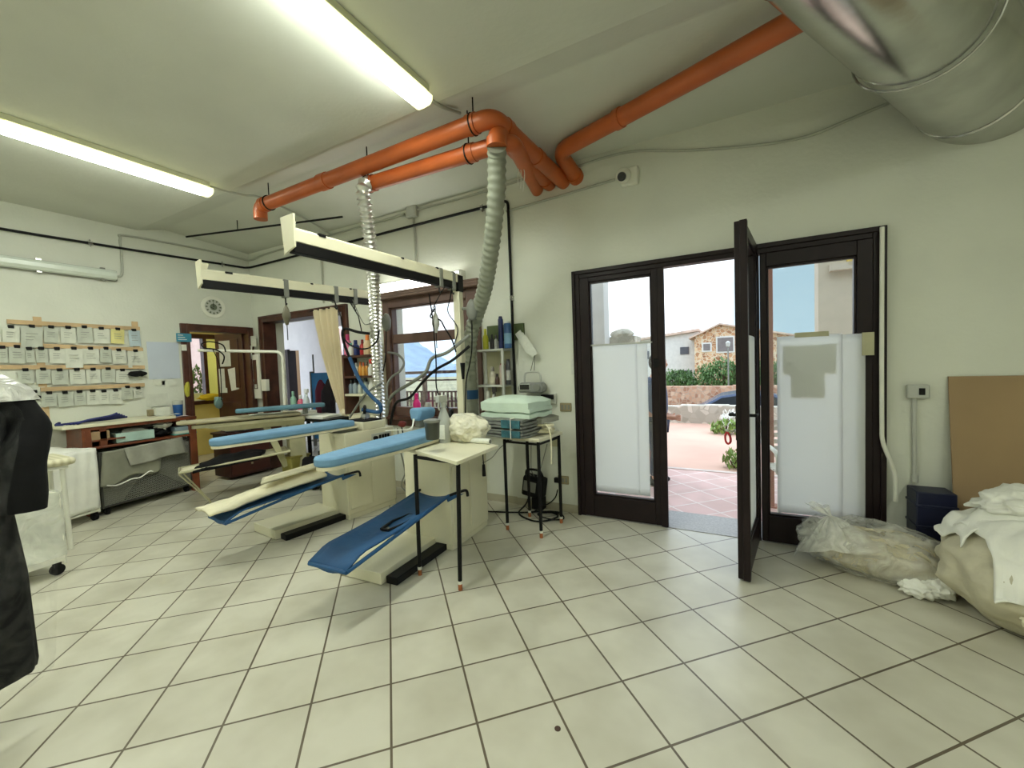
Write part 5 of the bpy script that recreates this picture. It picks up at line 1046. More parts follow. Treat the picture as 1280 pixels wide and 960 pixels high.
S2('detergent_bottle', 620.5, 1.60, .02, .14, (180,182,176), (100,100,100), 'small grey bottle beside the dark one on the upper metal shelf')
S2('spray_can', 627, 1.60, .026, .32, (36,44,96), (28,34,80), 'tall dark blue spray can on the upper metal shelf', kind='can', cat='spray can')
S2('spray_can', 635.5, 1.60, .038, .26, (50,90,140), (224,226,226), 'wide blue can with a white cap on the upper metal shelf', kind='can', cat='spray can', lab=(120,160,190), y=3.52)
S2('glass_jar', 614.5, 1.245, .036, .18, (186,180,160), (150,146,136), 'clear jar with a grey lid on the lower metal shelf', cat='jar', lab=(210,204,180))
S2('detergent_bottle', 620.5, 1.245, .022, .11, (70,48,40), (40,30,30), 'small brown bottle beside the jar on the lower metal shelf')
S2('spray_can', 627.5, 1.245, .034, .21, (178,160,150), (130,40,44), 'pale can with a dark red top on the lower metal shelf', kind='can', cat='spray can')
S2('spray_can', 634.5, 1.245, .024, .25, (60,62,66), (40,40,44), 'slim dark spray can at the right of the lower metal shelf', kind='can', cat='spray can', lab=(180,180,176))
bm = NB(); p = at(609,520,y=3.5); cyl(bm, (p.x,3.52,.95), (p.x-.01,3.55,1.18), .022); solo('paper_tube', bm, 'white', 'white tube standing under the metal shelf', 'tube', smooth=True)
S2('spray_bottle', 615, .95, .03, .27, (222,222,214), (90,84,84), 'white bottle with a dark top standing under the metal shelf', kind='spray', cat='spray bottle')
bm = NB(); p = at(613,524,y=3.5); bx(bm, -2.28, -1.9, 3.46, YW-.0, .90, .95); solo('ledge', bm, 'lgrey', 'grey ledge below the metal shelf', 'ledge')
bm = NB(); a = at(600,409,y=YW-.02); b = at(655,419,y=YD-.02); bx(bm, a.x+.1, b.x, YW-.045, YW-.022, b.z-.04, a.z+.0); solo('green_board', bm, mat('green_board', (84,98,60), .7), 'narrow dark green board on the wall behind the upper bottles', 'board')
for k in range(3):
    a = at(647+k*4,415+k*3,y=YD-.05); b = at(662+k*4,440+k*2,y=YD-.06); d = (b-a); n = Vector((d.z,0,-d.x)).normalized()*.035
    bm = NB(); prism(bm, [(0,-1),(1,-1),(1,1),(0,1)], lambda p: a+d*p[0]+n*p[1]+Vector((0,-.012*k,0)), lambda p: a+d*p[0]+n*p[1]+Vector((0,.003-.012*k,0)))
    solo('hanging_paper', bm, 'paper', ['innermost slanting paper hanging beside the black pipe','middle slanting paper hanging beside the black pipe','outermost slanting paper hanging beside the black pipe'][k], 'paper', 'papers hanging beside the black pipe')
bm = NB(); p = at(720,455,y=YD-.004); grid(bm, lambda u, v: Vector((p.x-.045+u*.07, YD-.006-.02*abs(u-.4), p.z-.10+v*.2)), 4, 4); solo('hanging_paper', bm, 'paper', 'small paper stuck to the wall at the left edge of the entrance', 'paper', solid=.002)
# radio hung on a nail
rp_ = at(666,484,y=3.55); t = thing('radio', 'silver-grey portable radio hanging on the wall by its handle', 'radio', rp_)
bm = NB(); prism(bm, [(-.13,-.05),(.12,-.055),(.14,.0),(.11,.05),(-.11,.05),(-.14,0)], lambda p: Vector((p[0],-.06,p[1])), lambda p: Vector((p[0]*.9,.07,p[1]*.9))); obj('body', bm, mat('silver_grey_plastic', (132,134,130), .35), t, bev=.016)
bm = NB(); box(bm, (-.055,-.066,.005), (.10,.012,.05)); obj('display', bm, mat('dark_display', (16,18,18), .1), t, bev=.003)
bm = NB(); box(bm, (-.055,-.0635,.005), (.112,.012,.062)); obj('display_frame', bm, 'lgrey', t, bev=.003)
bm = NB(); cyl(bm, (.07,-.058,0), (.07,-.068,0), .035); obj('speaker', bm, 'grey', t, smooth=True)
bm = NB(); tube(bm, spline([(-.085,.0,.045),(-.08,.0,.12),(-.05,0,.145),(.05,0,.145),(.08,0,.12),(.085,0,.045)]), .010, 8); obj('handle', bm, 'lgrey', t, smooth=True)
nl = at(669,440,y=3.64)-rp_
bm = NB(); tube(bm, [(-.02,.0,.145), nl, (.02,0,.145)], .004, 6); cyl(bm, nl+Vector((0,-.01,0)), (nl.x,YD-rp_.y,nl.z), .005); obj('string', bm, 'black', t, smooth=True)
# pink bottle and white item on the window sill
bottle('detergent_bottle', Vector((at(521,505,y=3.62).x,3.62,.885)), .045, .27, (226,36,130), (226,36,130), 'bright pink bottle on the window sill', kind='jerry')
bm = NB(); p = at(534,520,y=3.6); lathe(bm, [(.035,0),(.04,.01),(.04,.12),(.03,.16),(.01,.165)], (p.x,3.62,.885), 18); solo('white_bottle', bm, 'lgrey', 'plain white rounded bottle on the window sill beside the pink bottle', 'bottle', smooth=True)
# small red knob thing on the middle cabinet
rk = at(503,530,y=3.15); bm = NB(); blob(bm, rk, (.05,.04,.035), 2, .2, seed=3); solo('red_cloth', bm, mat('dark_red_cloth', (120,44,40), .8), 'small dark red cloth lying behind the cabinet of the middle table', 'cloth', smooth=True)
# ================================================================ CURTAIN, ITEMS AT THE CURTAIN DOORWAY
def cur(u, v):
    z = 2.26-v*1.36; xl = -4.93+.46*(v**1.5); xr = -4.41+.05*v; x = xl+(xr-xl)*u
    return Vector((x, 3.60+.03*math.sin(u*30+v*1.5)*(1-.3*v)+.01*math.sin(u*11+2), z))
bm = NB(); grid(bm, cur, 70, 24); t = thing('curtain', 'cream curtain gathered to the right of the open doorway', 'curtain', (-4.67,3.60,2.26))
for v in bm.verts: v.co -= Vector((-4.67,3.60,2.26))
obj('fabric', bm, translucent_mat('cream_curtain_cloth', (240,228,198), .35), t, smooth=True, ang=80, solid=.002)
bm = NB(); tube(bm, [(-.30,0,.0),(.33,0,.0)], .007, 8); obj('rod', bm, 'black', t, smooth=True)
bm = NB(); c1 = cur(.6,1)-Vector((-4.67,3.60,2.26)); blob(bm, (c1.x+.02,0,c1.z), (.085,.05,.06), 3, .3, 2.5, 2); obj('gathered_end', bm, 'curtain', t, smooth=True)
t = thing('side_table', 'dark-edged table with white papers in the curtain doorway', 'table', (-4.68,3.42,0))
bm = NB(); bx(bm, -.42, .40, -.18, .16, .83, .86); obj('top', bm, 'black', t, bev=.003)
for sx in (-.39,.37):
    for sy in (-.15,.13):
        bm = NB(); bx(bm, sx-.018, sx+.018, sy-.018, sy+.018, 0, .83); obj('leg', bm, 'black', t)
bm = slab_cloth((-4.72,3.42,.885), (.62,.28,.045), 'paper', 0, .012, seed=44, sag=.01); solo('white_cloth', bm, 'whitecloth', 'folded white cloth lying on the dark-edged table', 'cloth', smooth=True, ang=60)
bm = slab_cloth((-5.0,3.40,.93), (.30,.26,.05), 'paper', 0, .012, seed=45, sag=.01); solo('white_cloth', bm, 'whitecloth', 'small white folded cloth below the bottles in the curtain doorway', 'cloth', smooth=True, ang=60)
for px, r, h, b, c, l, kd, yy in ((367,.036,.24,(150,196,176),(150,196,176),'pale green bottle at the left of the curtain doorway table','jerry',3.42),(376,.04,.19,(206,90,120),(222,222,216),'pink bottle with a white cap in the curtain doorway','jerry',3.40),(383,.042,.27,(206,216,226),(230,232,232),'clear white spray bottle in the curtain doorway','spray',3.42)):
    p = at(px,505,y=yy); bottle('detergent_bottle', Vector((p.x,yy,.956)), r, h, b, c, l, kind=kd, group='bottles in the curtain doorway')
# inside the lavender room
t = thing('screen', 'bright blue panel standing in the room behind the curtain', 'panel', at(404,520,y=5.2)*1); t.location.z = 0
a, b = at(397,466,y=5.2), at(412,466,y=5.2)
bm = NB(); bx(bm, -.28, .32, -.02, .02, .15, a.z); obj('panel', bm, mat('bright_blue_panel', (40,140,196), .5), t, bev=.005)
bm = NB(); bx(bm, -.3, -.26, -.03, .03, 0, a.z+.03); bx(bm, .3, .34, -.03, .03, 0, a.z+.03); obj('stand', bm, 'grey', t, bev=.004)
for k, (px, cl, l) in enumerate(((402,'dark_red_garment','dark red garment hanging in front of the blue panel'),(410,'black_garment_cloth','black garment hanging beside the dark red one in front of the blue panel'))):
    p = at(px,500,y=5.05-.1*k); bm = NB(); blob(bm, (p.x,p.y,.86), (.14,.09,.42), 3, .25, 2, 9+k); solo('hanging_garment', bm, mat(cl, ((110,40,60),(34,28,34))[k], .85, bump=.3, bs=10), l, 'garment', 'garments in the room behind the curtain', smooth=True)
bm = NB(); p = at(393,480,y=5.6); cyl(bm, (p.x,5.6,0), (p.x,5.6,1.82), .016); bx(bm, p.x-.12, p.x+.12, 5.52, 5.68, 0, .03); solo('stand_pole', bm, 'grey', 'thin grey stand pole left of the blue panel', 'pole', smooth=True)
# ================================================================ CORNER: PANEL, PAPERS, CLOCK
t = thing('fuse_panel', 'white electric panel with a narrow dark window beside the doorway trim', 'electric panel', (-6.352,YW,1.40))
bm = NB(); bx(bm, -.092, .092, -.06, 0, -.33, .34); obj('case', bm, 'white', t, bev=.008)
bm = NB(); bx(bm, -.055, .03, -.066, -.058, -.18, .26); obj('dark_window', bm, 'wood', t, bev=.003)
bm = NB(); bx(bm, -.03, .02, -.07, -.06, -.17, -.11); obj('switch', bm, 'lgrey', t, bev=.003)
for k, (px, py, w_, h_, l) in enumerate(((321,426,.16,.16,'white notice pinned in the corner above the electric panel'),(312,440,.14,.20,'slanting white notice pinned lower in the corner by the door trim'))):
    p = at(px,py,y=YW-.07); bm = NB(); box(bm, (min(p.x,-6.36)+.0,YW-.066-.01*k,p.z), (w_,.003,h_), Matrix.Rotation(.2*k,3,'Y')); solo('notice', bm, 'paper', l, 'notice', 'notices in the corner')
bm = NB(); bx(bm, -6.19, -6.07, YW-.085, YW-.03, 1.19, 1.36); solo('wall_switch', bm, 'white', 'white box fixed on the left trim of the curtain doorway', 'switch', bev=.006)
bm = NB(); p = at(313,476,x=XL+.05); cyl(bm, (XL+.042,3.645,p.z), (XL+.075,3.645,p.z), .035); solo('door_bell', bm, 'grey', 'small round grey bell on the door trim in the corner', 'bell', smooth=True)
ck = at(266,384,x=XL); t = thing('wall_clock', 'round white wall clock with a grey-green ring of marks', 'clock', (XL,ck.y,ck.z)); RX = Matrix.Rotation(PI/2,3,'Y')
bm = NB(); lathe(bm, [(.150,0),(.155,.01),(.150,.022),(.12,.026),(.105,.018)], seg=48, R=RX); obj('rim', bm, 'white', t, smooth=True)
bm = NB(); lathe(bm, [(.107,.0),(.107,.019)], seg=48, R=RX); obj('dial', bm, 'lgrey', t, smooth=True)
M['clockgreen'] = mat('grey_green_marks', (104,112,92), .6)
for k in range(12):
    a = 2*PI*k/12; bm = NB(); q = Vector((.0215, math.sin(a)*.088, math.cos(a)*.088)); box(bm, q, (.004,.018,.024), Matrix.Rotation(-a,3,'X')); obj('hour_mark', bm, 'clockgreen', t)
bm = NB(); lathe(bm, [(.045,.019),(.045,.0205)], seg=24, R=RX); obj('centre_motif', bm, 'clockgreen', t)
bm = NB(); box(bm, (.024,.0,.03), (.003,.006,.07)); box(bm, (.026,-.02,-.015), (.003,.05,.006), Matrix.Rotation(-.5,3,'X')); obj('hands', bm, 'black', t)
# ================================================================ ORDER SLIPS ON THE LEFT WALL
rk_ = thing('slip_rack', 'pale wooden rack of strips on the left wall holding the paper slips', 'rack', (XL,1.8,1.7))
o0 = Vector((XL,1.8,1.7))
for (a, b) in (((8,402),(174,411)),((-10,430),(178,437)),((-10,459),(180,459)),((50,487),(180,481))):
    A = at(*a, x=XL)-o0; Bq = at(*b, x=XL)-o0; bm = NB(); prx(bm, [(A.y,A.z-.022),(Bq.y,Bq.z-.022),(Bq.y,Bq.z+.022),(A.y,A.z+.022)], .008, .022); obj('strip', bm, 'pine', rk_)
for (px, py0, py1) in ((46,396,532),(168,402,440)):
    A = at(px,py0,x=XL)-o0; Bq = at(px+(6 if px<100 else 2),py1,x=XL)-o0; bm = NB(); bx(bm, 0, .009, A.y-.03, A.y+.03, Bq.z, A.z); obj('post', bm, 'pine', rk_)
M['ink'] = mat('grey_ink', (150,152,146), .9)
rows = [('topmost', [(52,142,80,70),(148,152,104,96),(236,142,66,70),(315,145,68,72),(392,143,70,72),(470,148,70,68),(543,150,62,66),(622,158,54,72)]),
 ('second', [(14,236,46,70),(80,236,78,76),(138,238,40,62),(193,238,54,64),(265,240,72,66),(343,250,80,88),(420,241,76,70),(489,238,54,64),(551,244,66,62),(628,255,76,76)]),
 ('third', [(120,336,72,62),(201,335,70,66),(278,338,80,66),(358,336,72,66),(432,334,64,64),(501,331,62,62),(566,335,62,58)]),
 ('lowest', [(162,436,52,62),(228,442,72,62),(304,441,74,64),(370,436,56,62),(430,433,58,64),(481,432,46,58),(536,430,60,62),(588,412,56,56),(640,410,48,44)])]
for rn, lst in rows:
    for i, (cx, cy, w_, h_) in enumerate(lst):
        X_ = XL+.03+.004*(i%3); c = at(cx/3.69, 380+cy/3.69, x=X_); L_ = at((cx-w_/2)/3.69, 380+cy/3.69, x=X_); T_ = at(cx/3.69, 380+(cy-h_/2)/3.69, x=X_)
        hw, hh = (c.y-L_.y), (T_.z-c.z); rd = random.Random(i*7+len(rn)); tilt = rd.uniform(-.05,.05)
        m = 'slip' if rd.random() < .65 else 'slip2'; nm = 'white'
        if rn == 'topmost' and i == 6: m = 'yellow'; nm = 'yellow'
        elif rn == 'topmost' and i == 7: m = 'slipb'; nm = 'pale blue'
        lab = f'{nm} paper slip, {ORD[i]} from the left on the {rn} wooden strip'
        if nm == 'yellow': lab = 'yellow paper slip clipped on the topmost wooden strip'
        if nm == 'pale blue': lab = 'pale blue paper slip at the end of the topmost wooden strip'
        t = thing('paper_slip', lab, 'paper slip', c, 0, 'paper slips on the rack'); t.rotation_euler = (tilt,0,0)
        bm = NB(); grid(bm, lambda u, v: Vector((.012*(v-.5)**2+.006*math.sin(u*3+i)-.01*(1-v)*rd.choice([1]), -hw+2*hw*u, -hh+2*hh*v)), 4, 4); obj('sheet', bm, m, t, solid=.0016)
        bm = NB(); bx(bm, -.012, .014, -.02, .02, hh-.012, hh+.02); obj('clip', bm, 'black', t, bev=.002)
        bm = NB()
        for r_ in range(3): bx(bm, .010, .0105, -hw*.6, hw*(.1+.5*rd.random()), -hh*.3+r_*hh*.3, -hh*.3+r_*hh*.3+.005)
        obj('writing', bm, 'ink', t)
# sunglasses-like dark clip bunch and other flat things right of the rack
p = at(172,467,x=XL+.05); bm = NB(); blob(bm, p, (.03,.085,.035), 3, .5, 2.5, 6); solo('dark_ribbon', bm, 'rubber', 'crumpled dark ribbon at the end of the third wooden strip', 'ribbon', smooth=True)
p = at(43,497,x=XL+.05); bm = NB(); blob(bm, p, (.02,.05,.03), 2, .3, 2.5, 4); solo('black_tag', bm, 'rubber', 'small black tag pinned on the paper near the black coat', 'tag', smooth=True)
a, b = at(183,427,x=XL+.006), at(226,473,x=XL+.006)
bm = NB(); bx(bm, XL+.002, XL+.006, a.y, b.y, b.z, a.z); solo('pale_sheet', bm, 'palesheet', 'large blank pale blue sheet on the wall beside the doorway', 'sheet')
for k, (px, py, w_, h_, l) in enumerate(((199,478,.12,.07,'small white paper under the left part of the pale blue sheet'),(212,479,.16,.07,'small white paper under the right part of the pale blue sheet'),(43,497,.16,.22,'white paper with a black tag near the black coat'),(197,500,.22,.16,'white paper on the wall above the worktop box'))):
    p = at(px,py,x=XL+.01); bm = NB(); bx(bm, XL+.007, XL+.010, p.y-w_/2, p.y+w_/2, p.z-h_/2, p.z+h_/2); solo('wall_paper_note', bm, 'slip', l, 'paper', 'loose papers on the left wall')
p = at(230,422,x=XL+.05); t = thing('door_sign', 'small blue sign fixed across the upper left corner of the door trim', 'sign', p)
bm = NB(); bx(bm, -.004, .004, -.085, .085, -.055, .055); obj('plate', bm, mat('blue_sign', (60,140,170), .5), t)
bm = NB()
for r_ in range(3): bx(bm, .0042, .0048, -.07, .03-.02*r_, -.03+r_*.028, -.022+r_*.028)
obj('writing', bm, 'paper', t)
p = at(230,434.5,x=XL+.046); bm = NB(); bx(bm, p.x-.002, p.x+.0, p.y-.03, p.y+.03, p.z-.04, p.z+.04); solo('notice', bm, 'paper', 'small white note on the door trim under the blue sign', 'notice')
p = at(234,487,x=XL+.06); bm = NB(); blob(bm, p, (.03,.03,.10), 3, .3, 2, 5); solo('yellow_cloth', bm, mat('yellow_green_cloth', (196,190,70), .8), 'yellow-green cloth hanging on the left door trim', 'cloth', smooth=True)
# papers on the inner door, yellow cloth in the side-room window, teal cloth on the handle
def on_leaf(s, z, w_, h_, l, m='paper', tilt=0):
    o = obj('notice', box(NB(), (0,0,0), (w_,.003,h_), Matrix.Rotation(tilt,3,'Y')), m); o.location = d4.location+dR@Vector((s,.0305,z)); o.rotation_euler = (0,0,math.atan2(-.11,-.68)); tag(o, l, 'notice', 'papers on the inner door')
on_leaf(.33,1.78,.38,.40,'large grey paper at the top of the dark inner door','slip2'); on_leaf(.50,1.36,.16,.38,'long narrow paper low on the dark inner door','slip2'); on_leaf(.24,1.38,.17,.34,'slanting white paper beside the narrow one on the inner door','slip',.15)
p = at(264,496,x=-8.52); bm = NB(); blob(bm, p+Vector((0,0,.0)), (.08,.22,.06), 3, .3, 2, 8); solo('yellow_cloth', bm, mat('bright_yellow_cloth', (236,206,50), .8), 'bright yellow cloth on the sill of the side-room window', 'cloth', smooth=True)
p = at(273,503,x=-7.05); bm = NB(); blob(bm, p, (.05,.06,.09), 3, .3, 2, 12); solo('teal_cloth', bm, mat('pale_teal_cloth', (140,176,176), .8), 'small pale teal cloth hanging on the handle of the inner door', 'cloth', smooth=True)
p = at(245,491,x=-9.15); t = thing('planter', 'white planter with a flowering plant outside the side-room window', 'planter', (-9.15,p.y,0))
bm = NB(); bx(bm, -.12, .12, -.2, .2, 0, 1.13); obj('box', bm, 'white', t, bev=.01); obj('plant', leaves(NB(), (0,0,1.38), (.16,.26,.26), 260, .05, 21), 'leaf', t)
# ================================================================ WORK TABLE ON THE LEFT
TX = -5.97
t = thing('work_table', 'red-brown wooden work table with a white board top under the paper slips', 'table', (-6.2,2.1,0))
def tb_(bm, x0, x1, y0, y1, z0, z1): return bx(bm, x0+6.2, x1+6.2, y0-2.1, y1-2.1, z0, z1)
obj('top', tb_(NB(), XL+.012, TX, 1.60, 2.645, .905, .94), 'redwood', t, bev=.004)
obj('white_board', tb_(NB(), XL+.02, TX+.02, 1.46, 2.42, .941, .975), 'cream', t, bev=.004)
for (x, y) in ((TX-.04,2.60),(XL+.05,2.60),(TX-.04,1.64),(XL+.05,1.64)): obj('leg', tb_(NB(), x-.035, x+.035, y-.035, y+.035, 0, .905), 'redwood', t, bev=.004)
obj('shelf', tb_(NB(), XL+.02, TX-.01, 1.60, 2.6, .70, .725), 'redwood', t, bev=.004)
bm = NB(); tb_(bm, TX-.40, TX-.0, 1.60, 1.625, .725, .905); tb_(bm, TX-.05, TX-.01, 1.74, 1.80, .725, .905); tb_(bm, TX-.4, TX-.01, 1.62, 1.95, .78, .795); obj('cubby', bm, 'redwood', t, bev=.003)
def Bx(name, px, py, z, s, m, label, cat, yoff=0, x=None, rot=0, g=None):
    p = at(px,py,x=x if x else TX-.12); bm = NB(); box(bm, (p.x,p.y,z+s[2]/2), s, rz(rot)); return solo(name, bm, m, label, cat, g, bev=.004)
Bx('cardboard_box', 115,545,.796,(.22,.22,.09),'card','small brown box in the cubby of the work table','box')
M['palegreen'] = mat('pale_green_box', (178,206,196), .6)
t = thing('storage_box', 'pale green open box on the shelf of the work table', 'box', (TX-.14,at(165,548,x=TX-.14).y,.726))
bm = NB(); bx(bm, -.11, .11, -.17, .17, 0, .012); bx(bm, -.11, -.10, -.17, .17, 0, .11); bx(bm, .10, .11, -.17, .17, 0, .11); bx(bm, -.1, .1, -.17, -.16, 0, .11); bx(bm, -.1, .1, .16, .17, 0, .11); obj('body', bm, 'palegreen', t, bev=.002)
bm = NB(); blob(bm, (0,.02,.10), (.08,.12,.05), 3, .3, 2, 7); obj('contents', bm, 'slip2', t, smooth=True)
bm = NB(); y_ = at(192,545,x=TX-.15).y; blob(bm, (TX-.15,y_,.785), (.11,.16,.06), 3, .4, 2.5, 14, flat=.058); solo('dark_bundle', bm, 'blackcloth', 'dark bundle on the shelf of the work table beside the pale green box', 'bundle', smooth=True)
bm = NB(); y_ = at(203,532,x=TX-.1).y; blob(bm, (TX-.10,y_,.865), (.07,.09,.035), 3, .3, 2.5, 15); cyl(bm, (TX-.08,y_+.01,.845), (TX-.08,y_+.01,.80), .015); solo('white_strap', bm, 'slip', 'crumpled white strap on top of the dark bundle', 'strap', smooth=True)
for k, (s, m, l) in enumerate((((.26,.24,.012),mat('teal_folder', (90,180,170), .6),'teal folder at the right of the work table shelf'),((.25,.22,.03),'slip2','grey paper stack on top of the teal folder'),((.22,.20,.05),mat('grey_blue_folder', (130,150,158), .6),'grey-blue folder pile above the grey paper stack'))):
    Bx('paper_stack', 227,552,.727+(0,.013,.044)[k],s,m,l,'papers',x=TX-.16)
bm = NB(); y0_ = at(125,518,x=TX-.15).y
for k in range(5): tube(bm, spline([(TX-.2+.03*k,y0_-.28+.02*k,.985),(TX-.22+.02*k,y0_-.1,.99+.005*k),(TX-.16+.02*k,y0_+.05,.995+.01*k),(TX-.2+.03*k,y0_+.24-.03*k,1.0+.015*k)]), .012, 6)
tube(bm, spline([(TX-.14,y0_-.29,.985),(TX-.18,y0_-.33,.985),(TX-.24,y0_-.29,1.0)]), .014, 6)
solo('blue_straps', bm, mat('navy_strap', (36,44,110), .7), 'tangle of navy blue straps on the white board of the work table', 'straps', smooth=True)
p = at(222,505,x=TX-.25); t = thing('blue_cup', 'blue plastic cup with a pale rim on the work table by the door trim', 'cup', (TX-.25,p.y,.941))
bm = NB(); lathe(bm, [(.045,0),(.052,.12),(.054,.16),(.048,.16),(.04,.02)], seg=20); obj('body', bm, mat('cup_blue', (36,92,160), .4), t, smooth=True)
bm = NB(); lathe(bm, [(.055,.15),(.057,.155),(.056,.20),(.05,.20)], seg=20); obj('rim', bm, 'lgrey', t, smooth=True)
Bx('card_box', 201,506,.976,(.10,.15,.10),'slip','small white box on the work table','box',x=TX-.25); Bx('card_box', 188,508,.976,(.06,.06,.08),'bronze','small brown-grey box beside the white box on the work table','box',x=TX-.28)
for k, (px, l) in enumerate(((208,'loose white paper on the work table in front of the blue cup'),(218,'loose pinkish paper at the right end of the work table'))):
    y_ = at(px,518,x=TX-.15).y; bm = NB(); grid(bm, lambda u, v: Vector((TX-.28+u*.24, y_-.1+v*.2, (.98 if k == 0 else .948)+.008*math.sin(v*5+u*4))), 5, 5); solo('loose_paper', bm, ['slip',mat('pink_paper', (226,206,206), .8)][k], l, 'paper', solid=.002)
for (px0, px1, l) in ((81,79,'dark strip'),):
    pass
# mesh trolley under it
A, Bc = Vector((-5.85,1.685,0)), Vector((-6.02,2.57,0)); ex = (Bc-A).normalized(); ey = Vector((ex.y,-ex.x,0)) if False else Vector((-ex.y,ex.x,0)); W_ = (Bc-A).length; ang = math.atan2(ex.y, ex.x)
t = thing('mesh_trolley', 'grey wire-mesh laundry trolley under the work table', 'trolley', A, ang)     # local x along its front, local y to the wall
D_ = .34; HT = .665; M['darkmesh'] = mat('dark_grey_wire', (70,70,66), .5, metal=.4); M['greypanel'] = mat('grey_mesh_panel', (124,124,114), .6, var=.08, vs=4)
bm = NB(); tube(bm, [(0,0,HT),(W_,0,HT),(W_,D_,HT),(0,D_,HT),(0,0,HT)], .011, 8); tube(bm, [(0,0,.09),(W_,0,.09),(W_,D_,.09),(0,D_,.09),(0,0,.09)], .012, 8)
for x in (0,W_):
    for y in (0,D_): tube(bm, [(x,y,.09),(x,y,HT)], .011, 8)
obj('frame', bm, 'darkmesh', t, smooth=True)
bm = NB(); n_ = 46
for k in range(n_):
    for s in (1,-1):
        x0 = -HT+k*(W_+HT)/n_*1.0 if s == 1 else k*(W_+HT)/n_; z0, z1 = .10, HT-.01; x1 = x0+s*(z1-z0)*1.6
        pts_ = []; 
        for q in range(25):
            f = q/24; x_ = x0+(x1-x0)*f
            if 0 <= x_ <= W_: pts_.append(Vector((x_,-.002+.002*s,z0+(z1-z0)*f)))
        if len(pts_) > 1: tube(bm, [pts_[0], pts_[-1]], .0035, 4, caps=False)
obj('front_mesh', bm, mat('light_grey_wire', (140,140,130), .5), t)
bm = NB(); bx(bm, .01, W_-.01, .012, .02, .1, HT-.02); bx(bm, .005, .015, .01, D_, .1, HT-.02); bx(bm, W_-.015, W_-.005, .01, D_, .1, HT-.02); bx(bm, .01, W_-.01, D_-.01, D_, .1, HT-.02); bx(bm, .01, W_-.01, .01, D_, .09, .1); obj('grey_lining', bm, 'greypanel', t)
bm = NB(); prism(bm, [(.18,.11),(W_-.08,.11),(W_*.55,.36),(W_*.42,.36)], lambda p: Vector((p[0],.008,p[1])), lambda p: Vector((p[0],.011,p[1]))); obj('dark_bundle', bm, 'blackcloth', t)
for x in (.05,W_-.05):
    for y in (.04,D_-.04):
        bm = NB(); cyl(bm, (x-.012,y,.036), (x+.012,y,.036), .036, seg=18); bx(bm, x-.016, x+.016, y-.02, y+.02, .05, .09); obj('caster', bm, 'rubber', t, smooth=True)
def drape_on(name, f, m, label, th=.008):
    bm = NB(); grid(bm, f, 18, 16)
    Rt = rz(ang)
    for v in bm.verts: v.co = Rt@v.co+A
    return solo(name, bm, m, label, 'cloth', None, solid=th, smooth=True, ang=80)
gcl = drape_on('grey_cloth', lambda u, v: Vector((.02+u*.56-.04*v, -.018-.006*math.sin(u*14), HT+.012-v*(.36+.03*math.sin(u*9)-.05*u))), mat('grey_green_cloth', (142,142,126), .85, bump=.3, bs=14), 'grey cloth hanging down the left part of the mesh trolley')
drape_on('grey_towel', lambda u, v: Vector((.20+u*.60+.04*v, -.034-.008*math.sin(u*17+v)-.006*v, HT+.018+.02*u-v*(.20+.01*math.sin(u*7)))), 'greycloth', 'pale grey towel draped over the upper edge of the mesh trolley')
hem = obj('hem', tube(NB(), spline([A+rz(ang)@Vector(p)-gcl.location for p in ((.03,-.03,.32),(.12,-.034,.30),(.25,-.034,.33),(.33,-.034,.325),(.42,-.034,.37),(.46,-.03,.36))], 7), .007, 8), 'whitecloth', gcl, smooth=True, label='white wavy hem')
# white laundry cart with a cloth lining
c0, c1 = Vector((-5.62,1.235,0)), Vector((-5.76,1.625,0)); cx_ = (c1-c0).normalized(); ca = math.atan2(cx_.y,cx_.x); CW = (c1-c0).length
t = thing('laundry_cart', 'white wire laundry cart lined with a white cloth, beside the mesh trolley', 'laundry cart', c0, ca)
bm = NB(); tube(bm, [(0,0,.10),(CW,0,.10),(CW,.5,.10),(0,.5,.10),(0,0,.10)], .013, 8)
for x in (0,CW):
    for y in (0,.5): tube(bm, [(x,y,.08),(x,y,.70)], .012, 8)
for z in (.25,.45,.70): tube(bm, [(0,0,z),(CW,0,z),(CW,.5,z),(0,.5,z),(0,0,z)], .008, 8)
obj('frame', bm, 'white', t, smooth=True)
def lining(s):
    def f(u, v):
        x = .0+u*CW; z = .74-v*.62; y = -.016+.03*math.sin(PI*v)*0-.012*math.sin(PI*v)*(.6+.4*math.sin(u*9))-.006*math.sin(u*26+v*3)
        if s == 'top': return Vector((x, -.016+v*.52, .742+.02*math.sin(u*6)*math.sin(v*5)+.02*noise.noise(Vector((u*4,v*4,3)))))
        if s == 'side': return Vector((CW+.016+.008*math.sin(u*14), u*.5, .74-v*.62))
        if s == 'back': return Vector((-.016-.008*math.sin(u*14), u*.5, .74-v*.62))
        return Vector((x,y,z))
    return f
bm = NB()
for s in ('front','top','side','back'): grid(bm, lining(s), 16, 18)
obj('cloth_lining', bm, 'whitecloth', t, solid=.006, smooth=True, ang=80)
for x in (.02,CW-.02):
    for y in (.03,.47):
        bm = NB(); cyl(bm, (x-.014,y,.04), (x+.014,y,.04), .04, seg=18); bx(bm, x-.02, x+.02, y-.018, y+.018, .05, .10); obj('caster', bm, 'rubber', t, smooth=True)
